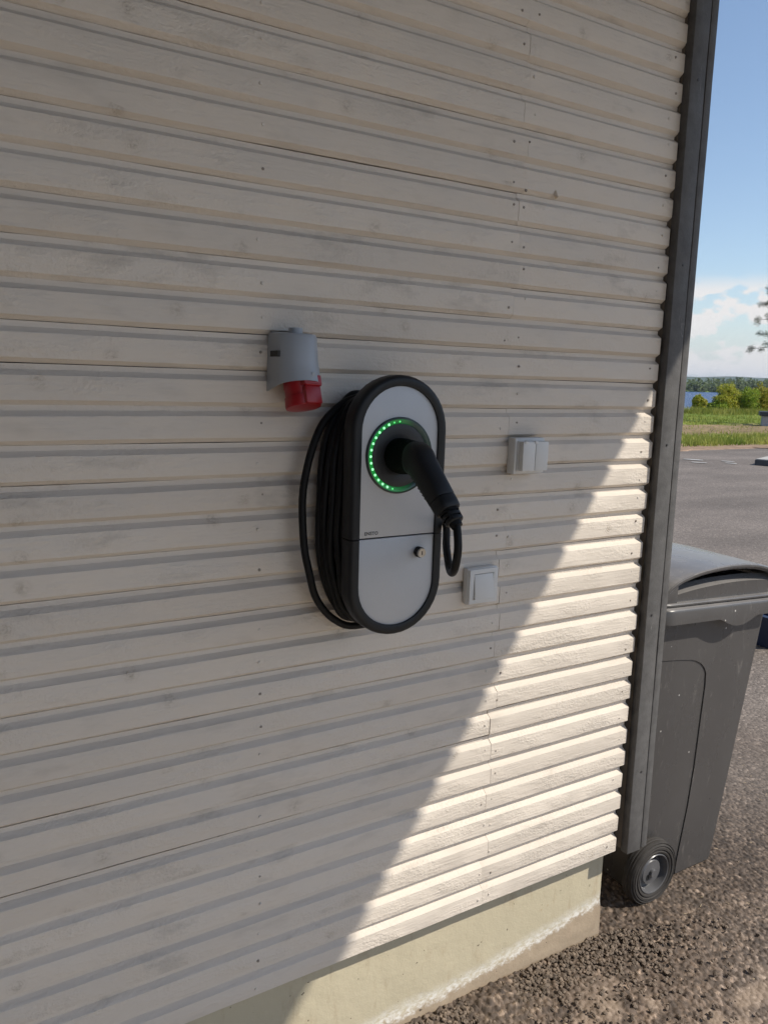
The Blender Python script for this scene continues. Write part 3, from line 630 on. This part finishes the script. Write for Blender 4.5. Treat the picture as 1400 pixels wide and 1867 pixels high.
top_sheen = MATH(t, 'MULTIPLY', ramp(t, [(0.55, 0.0), (0.95, 1.0)], spn.outputs[2]).outputs[0], ramp(t, [(0.25, 0.35), (0.75, 0.8)], clo).outputs[0])  # up-facing plastic coloured paler, sun and sky sheen put into the colour
colb = MIX(t, top_sheen, colb, (0.30, 0.285, 0.275, 1))
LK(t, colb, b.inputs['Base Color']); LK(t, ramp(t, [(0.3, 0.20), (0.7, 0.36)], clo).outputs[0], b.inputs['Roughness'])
bp = N(t, 'ShaderNodeBump', inp={'Strength': 0.25, 'Distance': 0.001}); LK(t, tex((1, 1, 1), 350, 2), bp.inputs['Height']); LK(t, bp.outputs[0], b.inputs['Normal'])
M_BIN = mbn
M_TYRE = mat('tyre_rubber', (0.042, 0.038, 0.035), 0.75, spec=0.3, var=(30, .25), bump=[(200, .3, .001)])
M_RIM = mat('rim_plastic', (0.10, 0.10, 0.105), 0.32, var=(40, .1))
binr = empty('wheelie_bin', (0.45, 0.33, 0), 'grey plastic wheeled rubbish bin with arched lid standing beside the building corner', 'bin')
YN, YF = 0.110, 0.575
def rimz(x): return -0.050*(x-0.25)           # the bin leans a little forward
def bsec(tt, n=6, ins=0.0):
    x0 = 0.235 + (0.205-0.235)*tt + ins; x1 = 0.622 + (0.745-0.622)*tt - ins
    y0 = 0.128 + (YN-0.128)*tt + ins; y1 = 0.545 + (YF-0.545)*tt - ins
    z = 0.012 + 0.893*tt
    return [(x, y, z + rimz(x)*tt) for x, y, _ in rrect(x0, x1, y0, y1, 0, 0.035, n)]
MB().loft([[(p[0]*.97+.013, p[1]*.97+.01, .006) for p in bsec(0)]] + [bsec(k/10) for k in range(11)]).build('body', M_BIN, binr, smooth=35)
# proud front part of the side wall, its edge is the curved line
line = [(.428, .010), (.430, .058), (.4517, .237), (.4600, .368), (.4620, .515), (.4640, .640), (.460, .683), (.448, .702), (.432, .716), (.410, .727), (.387, .734), (.318, .742), (.2425, .748), (.222, .749)]
def ywall(z): return 0.128 + (YN-0.128)*(z-.012)/.893
top = .868
front = [(.222, top), (.35, top), (.5, top), (.62, top), (.690, top), (.700, .80), (.668, .56), (.634, .30), (.600, .06), (.590, .010)]
poly = line + front
sp_ = MB()
import bmesh
bm = bmesh.new()
vf = [bm.verts.new((x, ywall(z) - .0032, z + rimz(x)*(z/.9))) for x, z in poly]; vb = [bm.verts.new((x, ywall(z) + .004, z + rimz(x)*(z/.9))) for x, z in poly]
f_ = bm.faces.new(vf); n_ = len(poly)
for i in range(n_): bm.faces.new((vf[i], vb[i], vb[(i+1) % n_], vf[(i+1) % n_]))
bmesh.ops.triangulate(bm, faces=[f_]); bmesh.ops.recalc_face_normals(bm, faces=bm.faces)
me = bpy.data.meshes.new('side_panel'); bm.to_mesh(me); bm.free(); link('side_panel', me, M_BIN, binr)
# collar round the top of the body, with a scallop on the side
def collar():
    mb = MB(); x0, x1, y0, y1 = .185, .770, .064, .605
    base = rrect(x0, x1, y0, y1, 0, .05, 8)
    # insert extra points on the near side for the scallop
    ring_ = []
    for p in base:
        ring_.append(p)
    near = [(x, y0) for x in np.linspace(x0+.06, x1-.06, 44)]
    ring_ = [p[:2] for p in base if not (abs(p[1]-y0) < 1e-6)]
    # order: base goes ccw starting at the +x,+y corner; near side comes at the 3rd->4th corner
    k3 = [i for i, p in enumerate(base) if abs(p[1]-y0) < 1e-6]
    ring2 = [p[:2] for p in base[:k3[0]+1]] + near + [p[:2] for p in base[k3[-1]:]]
    def zb(x, y):
        z = .868
        if abs(y-y0) < 1e-6:
            u = (x-.522)/.088
            if abs(u) < 1: z -= .026*(math.cos(u*math.pi/2))**1.1
        return z
    def off(p, d):
        cx_, cy_ = (x0+x1)/2, (y0+y1)/2; sx_2 = ((x1-x0)/2 - d)/((x1-x0)/2); sy_2 = ((y1-y0)/2 - d)/((y1-y0)/2)
        return (cx_ + (p[0]-cx_)*sx_2, cy_ + (p[1]-cy_)*sy_2)
    R_ = []
    for d, zf in ((.006, None), (.0, 'b'), (.0, .904), (.002, .909), (.006, .912), (.030, .914)):
        rr = []
        for p in ring2:
            qx, qy = off(p, d); z = zb(*p) if zf in (None, 'b') else zf
            rr.append((qx, qy, z + rimz(p[0])))
        R_.append(rr)
    inner = [(off(p, .006)[0], off(p, .006)[1], .900 + rimz(p[0])) for p in ring2]
    return mb.loft([inner] + R_, False, False)
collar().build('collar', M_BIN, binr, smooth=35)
# lid: flange, arched vault that overhangs recessed side panels
lid_e = None
def vz(x, dz=0.0):      # vault height over the bin depth
    xs_k = [.190, .206, .235, .262, .31, .36, .42, .49, .56, .62, .68, .72, .750, .768, .775]
    zs_k = [.930, .955, .978, .990, 1.001, 1.008, 1.012, 1.013, 1.009, 1.001, .986, .970, .950, .928, .905]
    return float(np.interp(x, xs_k, zs_k)) + dz
xv = [.190, .196, .202, .210, .220, .232, .246, .262, .28] + list(np.linspace(.30, .70, 33)) + [.715, .73, .742, .752, .76, .767, .772, .775]
# smooth heights
zv = np.array([vz(x) for x in xv])
for _ in range(2): zv[1:-1] = .25*zv[:-2] + .5*zv[1:-1] + .25*zv[2:]
rings = []
for y_, dz_ in ((.090, -.0125), (.0815, -.012), (.0790, -.008), (.0795, -.003), (.083, 0.0), (.10, .0015), (.33, .006), (.57, .0015), (.587, 0), (.591, -.003), (.591, -.012), (.58, -.0125)):
    rings.append([(x, y_, z + dz_) for x, z in zip(xv, zv)])
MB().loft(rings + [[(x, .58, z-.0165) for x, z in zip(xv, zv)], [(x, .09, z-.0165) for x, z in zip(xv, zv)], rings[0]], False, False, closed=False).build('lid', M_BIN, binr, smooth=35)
# flange of the lid, a thin slab over the collar
fl_r = [[(p[0], p[1], z_ + rimz(p[0])) for p in rrect(.190, .766, .078, .595, 0, .045, 8)] for z_ in (.9165, .921)]
fl_r.append([(p[0], p[1], .924 + rimz(p[0])) for p in rrect(.193, .763, .081, .592, 0, .043, 8)])
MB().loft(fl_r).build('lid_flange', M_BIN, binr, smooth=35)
# recessed side panels below the vault
for ys_, yd in ((.098, 1), (.572, -1)):
    pts = []; xx = np.linspace(.255, .752, 30)
    def ptop(x): return min(.9600 - .16*(x-.515)**2*1.6 + rimz(x)*.35, float(np.interp(x, xv, zv)) - .022)
    for x in xx: pts.append((x, ptop(x)))
    lowr = [(x, .922 + rimz(x)) for x in xx]
    rr1 = [(x, ys_ + .030*yd, z+.012) for x, z in pts]; rr2 = [(x, ys_ + .006*yd, z) for x, z in pts]; rr3 = [(x, ys_, z-.002) for x, z in pts]; rr4 = [(x, ys_, z-.006) for x, z in pts]; rr5 = [(x, ys_+.0006*yd, max(z-.012, l[1])) for (x, z), l in zip(pts, lowr)]; rr6 = [(x, ys_-.001*yd, l[1]) for (x, z), l in zip(pts, lowr)]
    MB().loft([rr1, rr2, rr3, rr4, rr5, rr6], False, False, closed=False).build('lid_side', M_BIN, binr, smooth=40)
    # solid rear corner of the lid
    zc = lambda x: float(np.interp(x, xv, zv)) - .010
    cxs = [.198, .205, .215, .225, .24, .255, .266]
    MB().loft([[(x, ys_-.010*yd, zc(x)) for x in cxs] + [(x, ys_-.010*yd, .922 + rimz(x)) for x in cxs[::-1]], [(x, ys_+.05*yd, zc(x)) for x in cxs] + [(x, ys_+.05*yd, .922+rimz(x)) for x in cxs[::-1]]]).build('lid_corner', M_BIN, binr, bevel=.002, smooth=40)
# dark inside between lid sides
MB().box(.26, .74, .125, .55, .9235, .935).build('lid_inner', M_BIN, binr)
# rear handle bar behind the hinge
MB().tube([(.19, .14, .90), (.145, .14, .905), (.130, .16, .905), (.130, .52, .905), (.145, .54, .905), (.19, .54, .90)], .013, 12).build('handle', M_BIN, binr, smooth=50)
# wheels
def wheel(yo, sgn):
    wx, wz, n = .2550, .100, 56
    def ring(r_, y): return [(wx + r_*math.cos(2*math.pi*k/n), yo + sgn*y, wz + r_*math.sin(2*math.pi*k/n)) for k in range(n)]
    wh = MB().loft([ring(r_, y) for r_, y in ((.062, .006), (.0655, .0025), (.070, .002), (.0725, .0045), (.0745, .0045), (.0765, .0015), (.082, .0015), (.0838, .0038), (.0855, .0038), (.0875, .0022), (.0905, .004), (.0918, .0068), (.0935, .0068), (.0952, .0055), (.0965, .0085), (.0970, .0120), (.0982, .0125), (.0990, .0165), (.0983, .0180), (.0983, .0195), (.0998, .0210), (.0998, .0265), (.0988, .0275), (.0988, .0290), (.0998, .0305), (.0990, .0360), (.097, .0365), (.0965, .040), (.090, .0450), (.07, .0470), (.062, .044), (.062, .006))], False, False)
    root = wh.build('wheel', M_TYRE, binr, smooth=40)
    MB().loft([ring(r_, y) for r_, y in ((.0622, .0465), (.0622, .0055), (.0600, .0030), (.0575, .0040), (.0560, .0075), (.0530, .0240), (.0500, .0290), (.0430, .0310), (.0400, .0290), (.0385, .0165), (.0360, .0140), (.0140, .0130), (.0125, .0125), (.0120, .0060), (.0110, .0045), (.0010, .0045))], True, True).build('rim', M_RIM, root, smooth=38)
    a_ = R(215); MB().loft([[(wx + .0205*math.cos(a_) + .0065*math.cos(k*math.pi/8)*(.8) , yo + sgn*(.0128 - e_), wz + .0205*math.sin(a_) + .0095*math.sin(k*math.pi/8)) for k in range(16)] for e_ in (0, .0006)]).build('rim_hole', mat('rim_hole_dark', (.01, .01, .01), .8), root)
    return root
wheel(.0640, 1); wheel(.612, -1)
MB().tube([(.255, .09, .1), (.255, .59, .1)], .010, 12).build('axle', M_STEEL, binr, smooth=40)

# --- low dark navy thing just beyond the bin
crate = empty('storage_crate', (3.3, 1.55, 0), 'low dark navy plastic crate on the asphalt just beyond the bin front', 'crate')
M_NAVY = mat('navy_plastic', (0.012, 0.022, 0.06), 0.5)
cbx = lambda tt, ins: [(x, y, .004 + .20*tt) for x, y, _ in rrect(2.72 - .04*tt + ins, 3.35 + .04*tt - ins, 1.28 - .03*tt + ins, 1.72 + .03*tt - ins, 0, .04)]
MB().loft([cbx(0, 0), cbx(.9, 0), cbx(.9, -.02), cbx(1, -.02), cbx(1, .02), cbx(.1, .03)]).build('crate_body', M_NAVY, crate, smooth=40)
MB().loft([[(3.358, 1.43 + .06*math.cos(a*math.pi/8), .14 + .02*math.sin(a*math.pi/8)) for a in range(16)], [(3.38, 1.43 + .06*math.cos(a*math.pi/8), .14 + .02*math.sin(a*math.pi/8)) for a in range(16)]]).build('hand_grip', M_NAVY, crate)

# ================================================================== FAR THINGS
# worn white paint on the car park
M_PAINT = mat('worn_paint', (0.46, 0.45, 0.43), 0.8, var=(6, .3))
for (x_, y_, l_, w_) in ((12.55, 9.48, .40, .16), (12.15, 9.02, .30, .13), (13.05, 9.00, .26, .14), (12.75, 8.70, .22, .13)):
    d = Vector((.56, -.83, 0)); n__ = Vector((.83, .56, 0)); c = Vector((x_, y_, .016)); pts = []
    for k in range(18):
        a = 2*math.pi*k/18; rr = 1 + random.uniform(-.18, .12)
        pts.append(c + d*(l_*.5*math.copysign(abs(math.cos(a))**.5, math.cos(a))*rr) + n__*(w_*.5*math.copysign(abs(math.sin(a))**.5, math.sin(a))*rr))
    MB().add(pts, [tuple(range(18))]).build('road_marking', M_PAINT, kind='structure')
# kerb slab
M_CONC = mat('pale_concrete', (0.42, 0.40, 0.37), 0.85, var=(6, .15), bump=[(60, .3, .004)])
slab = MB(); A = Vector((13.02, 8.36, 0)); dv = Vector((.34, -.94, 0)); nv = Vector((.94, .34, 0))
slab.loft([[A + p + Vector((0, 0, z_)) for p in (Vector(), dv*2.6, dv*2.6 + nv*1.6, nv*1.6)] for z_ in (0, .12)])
ks = empty('kerb_island', A, 'low kerb island with pale top and sides coloured dark as shade on the car park', 'kerb')
slab.build('kerb_base', mat('shaded_kerb', (.06, .06, .065), .8), ks, bevel=.012)  # kerb sides coloured dark to stand for their shade
MB().loft([[A + p + Vector((0, 0, z_)) for p in (dv*.02 + nv*.02, dv*2.58 + nv*.02, dv*2.58 + nv*1.58, dv*.02 + nv*1.58)] for z_ in (.121, .135)]).build('kerb_top', M_CONC, ks)
# block by the path
blk = empty('concrete_block', (28.6, 17.8, 0), 'grey concrete block with a dark lid standing by the lakeside path', 'block')
d2 = Vector((.60, -.80, 0)); n2_ = Vector((.80, .60, 0)); A = Vector((28.15, 18.25, .05))
MB().loft([[A + p + Vector((0, 0, z_)) for p in (Vector(), d2*1.4, d2*1.4 + n2_*1.0, n2_*1.0)] for z_ in (0, .42)]).build('block_body', mat('grey_concrete', (.33, .33, .33), .8), blk, bevel=.02)
MB().loft([[A - d2*.12 - n2_*.08 + p + Vector((0, 0, z_)) for p in (Vector(), d2*1.64, d2*1.64 + n2_*1.16, n2_*1.16)] for z_ in (.423, .60)]).build('block_lid', mat('dark_lid', (.035, .04, .05), .6), blk, bevel=.02)

def leaves(mb, c, rad, n, size, shell=.45, flat=1.0):
    for _ in range(n):
        v = Vector((random.gauss(0, 1), random.gauss(0, 1), random.gauss(0, 1))).normalized()
        rr = shell + (1-shell)*random.random()**.6
        p = Vector(c) + Vector((v.x*rad[0], v.y*rad[1], v.z*rad[2]))*rr
        a = Vector((random.gauss(0, 1), random.gauss(0, 1), random.gauss(0, 1)*flat)).normalized(); bb = a.orthogonal().normalized()
        bb = (bb*random.uniform(.5, 1) + a.cross(bb)*random.uniform(-1, 1)).normalized(); s_ = size*random.uniform(.6, 1.35)
        mb.add([p - a*s_, p + bb*s_*.45, p + a*s_, p - bb*s_*.45], [(0, 1, 2, 3)])
def foliage_mat(name, c1, c2, sc_=4.0):
    m = bpy.data.materials.new(name); m.use_nodes = True; t = m.node_tree; b = t.nodes['Principled BSDF']; b.inputs['Roughness'].default_value = .6; b.inputs['Specular IOR Level'].default_value = .25
    g = N(t, 'ShaderNodeNewGeometry'); n1 = N(t, 'ShaderNodeTexNoise', inp={'Scale': sc_, 'Detail': 4.0}); LK(t, g.outputs[0], n1.inputs['Vector'])
    c = MIX(t, ramp(t, [(0.35, 0.0), (0.65, 1.0)], n1.outputs[0]).outputs[0], c1, c2)
    LK(t, c, b.inputs['Base Color'])
    tr = N(t, 'ShaderNodeBsdfTranslucent'); LK(t, c, tr.inputs[0]); mx = N(t, 'ShaderNodeMixShader', inp={0: 0.3}); LK(t, b.outputs[0], mx.inputs[1]); LK(t, tr.outputs[0], mx.inputs[2])
    LK(t, mx.outputs[0], t.nodes['Material Output'].inputs['Surface']); return m
M_BARK = mat('bark', (.12, .085, .06), .9, var=(12, .3))
F_GRN = foliage_mat('willow_leaf', (.17, .27, .025), (.36, .43, .05)); F_YEL = foliage_mat('yellow_leaf', (.27, .32, .03), (.50, .45, .06)); F_OLV = foliage_mat('olive_leaf', (.22, .25, .03), (.45, .37, .05)); F_DRK = foliage_mat('dark_leaf', (.05, .09, .015), (.10, .15, .025))
def bush(x, y, h, r, m_, lab, lean_=0):
    b_ = empty('shrub', (x, y, .05), lab, 'shrub', 'shrubs along the lake shore')
    st = MB(); lf = MB()
    for k in range(7):
        a = random.uniform(0, 6.28); d = random.uniform(.2, .75)*r; zt = h*random.uniform(.55, .92)
        tip = (x + d*math.cos(a), y + d*math.sin(a), zt)
        st.tube([(x + .1*math.cos(a), y + .1*math.sin(a), -.1), (x + d*.5*math.cos(a), y + d*.5*math.sin(a), zt*.55), tip], [.03, .02, .008], 5)
        leaves(lf, (tip[0], tip[1], zt*.86), (r*.46, r*.46, h*.23), 330, .055)
        leaves(lf, (x + d*.8*math.cos(a), y + d*.8*math.sin(a), zt*.5), (r*.5, r*.5, h*.33), 300, .06)
    leaves(lf, (x, y, h*.30), (r*1.0, r*1.0, h*.33), 620, .065); leaves(lf, (x, y, h*.88), (r*.22, r*.22, h*.18), 200, .05); leaves(lf, (x, y, h*.62), (r*.7, r*.7, h*.28), 420, .06)
    st.build('stems', M_BARK, b_); lf.build('foliage', m_, b_)
for args in ((37.75, 28.7, 1.15, .42, F_YEL, 'small lone yellow green sapling left of the shore shrubs'), (38.75, 28.2, .85, .7, F_GRN, 'low bright green shrub, leftmost of the shore thicket'),
             (39.35, 28.2, 1.35, .9, F_YEL, 'rounded yellow green shrub just right of the lowest green one'), (40.05, 28.3, 1.85, .95, F_YEL, 'tallest yellow green shrub in the left half of the shore thicket'),
             (40.85, 27.8, 1.65, .95, F_GRN, 'bright green shrub in the middle of the shore thicket'), (41.7, 27.6, 1.95, .95, F_OLV, 'tall orange tinged shrub with a pointed top in the shore thicket'),
             (42.5, 27.3, 1.7, .95, F_YEL, 'yellow green shrub right of the pointed orange one'), (43.3, 26.9, 1.65, .95, F_OLV, 'orange olive shrub near the right edge of the picture'),
             (44.3, 26.6, 1.8, 1.0, F_OLV, 'rust tinged shrub cut by the right edge of the picture'), (45.6, 26.1, 1.7, 1.0, F_GRN, 'green shrub at the far right end of the shore thicket')):
    bush(*args)
# grass
gm = MB()
for _ in range(42000):
    u = random.random(); x = random.uniform(9, 52)
    if u < .45: y = 11.7 + random.random()**1.2*2.9
    elif u < .92: y = random.uniform(19.5, 29.5)
    else: y = random.uniform(14.2, 19.5)
    hgt_ = random.uniform(.06, .2)*(1.25 if y < 13 else 1.0)*(0.6 if 14.2 < y < 19.5 else 1)
    a = random.uniform(0, 6.28); dx, dy = math.cos(a)*.018, math.sin(a)*.018; lx, ly = random.gauss(0, .05), random.gauss(0, .05)
    gm.add([(x-dx, y-dy, .02), (x+dx, y+dy, .02), (x+lx, y+ly, .05+hgt_)], [(0, 1, 2)])
for _ in range(9000):
    x = random.uniform(35.5, 48); y = 28.0 - (x-39)*.16 + random.gauss(-.7, .5); hgt_ = random.uniform(.15, .5)
    a = random.uniform(0, 6.28); dx, dy = math.cos(a)*.022, math.sin(a)*.022
    gm.add([(x-dx, y-dy, .02), (x+dx, y+dy, .02), (x+random.gauss(0, .1), y+random.gauss(0, .1), .05+hgt_)], [(0, 1, 2)])
go = gm.build('grass', foliage_mat('grass_blade', (.15, .22, .028), (.42, .40, .10), .8), kind='stuff'); go['label'] = 'green grass on the verge beyond the car park'; go['category'] = 'grass'
# pine at the right edge
pine = empty('pine_tree', (31.15, 18.05, 0), 'pine tree whose needled branch tips reach in at the right edge', 'tree')
MB().tube([(31.15, 18.05, -.1), (31.17, 18.07, 3), (31.10, 18.05, 7), (31.15, 18.055, 13)], [.19, .16, .11, .03], 10).build('trunk', M_BARK, pine, smooth=60)
pb = MB(); pn = MB()
def needle_clump(c, r_, n):
    for _ in range(n):
        v = Vector((random.gauss(0, 1), random.gauss(0, 1), random.gauss(0, .7))).normalized(); p = Vector(c) + v*r_*random.random()**.5
        a = Vector((random.gauss(0, 1), random.gauss(0, 1), random.gauss(0, 1))).normalized(); bb = a.orthogonal().normalized()
        pn.add([p - a*.06, p + bb*.012, p + a*.07], [(0, 1, 2)])
lefty = Vector((-.56, .83, 0)).normalized()
brs = [(3.55, 165, 2.75), (3.9, 200, 2.4), (4.6, 170, 2.55), (4.9, 150, 2.3), (5.35, 175, 2.35), (5.9, 185, 2.0)] + [(3.4 + .33*k, random.uniform(0, 360), max(.6, 2.5 - .12*k*random.uniform(.7, 1.1))) for k in range(26)]
for zb_, az, ln in brs:
    # azimuth 180 = towards the left edge of the picture
    a = R(az); d = lefty*(-math.cos(a)) + Vector((lefty.y, -lefty.x, 0))*math.sin(a)
    if zb_ > 6: ln *= .75
    p0 = Vector((31.15, 18.05, zb_ - .2)); tip = p0 + d*ln + Vector((0, 0, .22*random.uniform(-.6, .9)))
    pb.tube([p0, p0.lerp(tip, .5) + Vector((0, 0, .12)), tip], [.035, .02, .006], 5)
    for k in range(9):
        f = .35 + .65*k/8; q0 = p0.lerp(tip, f) + Vector((0, 0, .12*math.sin(f*3.1)))
        off = Vector((random.gauss(0, .17), random.gauss(0, .17), random.gauss(.03, .10)))*(1.15 - .5*f)
        pb.tube([q0, q0 + off], [.008, .004], 4); needle_clump(q0 + off, .17, 150); 
pb.build('branches', M_BARK, pine); pn.build('needles', foliage_mat('pine_needle', (.035, .06, .018), (.08, .10, .03), 3), pine)
# far wood across the lake: one mass
fm = MB()
for k in range(1500):
    x = random.uniform(180, 980); y = 371 + random.random()**1.3*40; h = random.uniform(6.5, 9.5) + 1.8*math.sin(x*.035) + (2.2 if y > 395 else 0)
    con = random.random() < .42
    for _ in range(46 if not con else 40):
        u = random.random(); z = h*(.06 + .94*u)
        rr = (1.5*(1-u)**.8 + .12) if con else 2.3*math.sin(math.pi*min(1, u*.8+.14))**.7
        a = random.uniform(0, 6.28); q0 = Vector((x + rr*math.cos(a)*random.random()**.4, y + rr*math.sin(a)*random.random()**.4, -1.2 + z)); s_ = random.uniform(.7, 1.3)
        v1 = Vector((random.gauss(0, 1), random.gauss(0, 1), random.gauss(0, 1))).normalized()*s_; v2 = v1.orthogonal().normalized()*s_
        fm.add([q0 - v1, q0 + v2, q0 + v1*.8 - v2*.3], [(0, 1, 2)])
fo = fm.build('far_wood', foliage_mat('far_leaf', (.07, .11, .035), (.16, .20, .06), .12), kind='stuff'); fo['label'] = 'green wood along the far shore of the lake'; fo['category'] = 'wood'

# loose grit and straw by the footing
gr = MB()
ICO = [Vector(v).normalized() for v in ((0, 1, 1.618), (0, -1, 1.618), (0, 1, -1.618), (0, -1, -1.618), (1, 1.618, 0), (-1, 1.618, 0), (1, -1.618, 0), (-1, -1.618, 0), (1.618, 0, 1), (-1.618, 0, 1), (1.618, 0, -1), (-1.618, 0, -1))]
ICF = [(0,1,8),(0,8,4),(0,4,5),(0,5,9),(0,9,1),(1,6,8),(8,6,10),(8,10,4),(4,10,2),(4,2,5),(5,2,11),(5,11,9),(9,11,7),(9,7,1),(1,7,6),(3,6,7),(3,7,11),(3,11,2),(3,2,10),(3,10,6)]
for _ in range(2600):
    x = random.uniform(-.75, .35) if random.random() < .6 else random.gauss(-.15, .3); u = random.random()
    y = .04 - abs(random.gauss(0, .075)) if u < .7 else random.uniform(-.45, .03)
    if x > .12 and random.random() < .75: continue
    if x > .0: y -= abs(x)*.25
    s_ = random.uniform(.0022, .0062)*(1.25 if random.random() < .12 else 1); c = Vector((x, y, .013 + s_*.3))
    st_ = Vector((random.uniform(.7, 1.3), random.uniform(.7, 1.3), random.uniform(.55, .95)))
    gr.add([c + Vector((v.x*st_.x, v.y*st_.y, v.z*st_.z))*s_*random.uniform(.75, 1.2) for v in ICO], ICF)
o = gr.build('loose_grit', mat('grit', (.165, .128, .098), .9, var=(85, .75)), kind='stuff'); o['label'] = 'loose brown grit scattered along the concrete footing'; o['category'] = 'grit'
stw = MB()
for _ in range(170):
    x = random.uniform(-.55, 1.4); y = random.uniform(-.5, .12) if x < .6 else random.uniform(-.4, .7)
    if x < .05: y = min(y, .03)
    a = random.uniform(0, 6.28); l_ = random.uniform(.0025, .007); d = Vector((math.cos(a), math.sin(a), random.uniform(-.2, .3)))*l_; n__ = Vector((-math.sin(a), math.cos(a), 0))*.0009; c = Vector((x, y, .0075))
    stw.add([c - d - n__, c - d + n__, c + d + n__, c + d - n__, c + Vector((0, 0, .0012))], [(0, 1, 4), (1, 2, 4), (2, 3, 4), (3, 0, 4)])
o = stw.build('straw_bits', mat('straw', (.42, .33, .21), .8), kind='stuff'); o['label'] = 'pale bits of straw and sawdust strewn on the asphalt'; o['category'] = 'straw'

# --- air
hz = MB().box(-4500, 9500, -4500, 7000, -5, 150).build('haze', None, kind='stuff'); hz['label'] = 'thin bluish haze over the lake and far hills'; hz['category'] = 'haze'
mv = bpy.data.materials.new('haze_air'); mv.use_nodes = True; t = mv.node_tree; t.nodes.remove(t.nodes['Principled BSDF'])
pv = N(t, 'ShaderNodeVolumePrincipled', inp={'Color': (0.80, 0.88, 1.0, 1), 'Density': 0.00011, 'Anisotropy': 0.1}); LK(t, pv.outputs[0], t.nodes['Material Output'].inputs['Volume'])
hz.data.materials.append(mv)
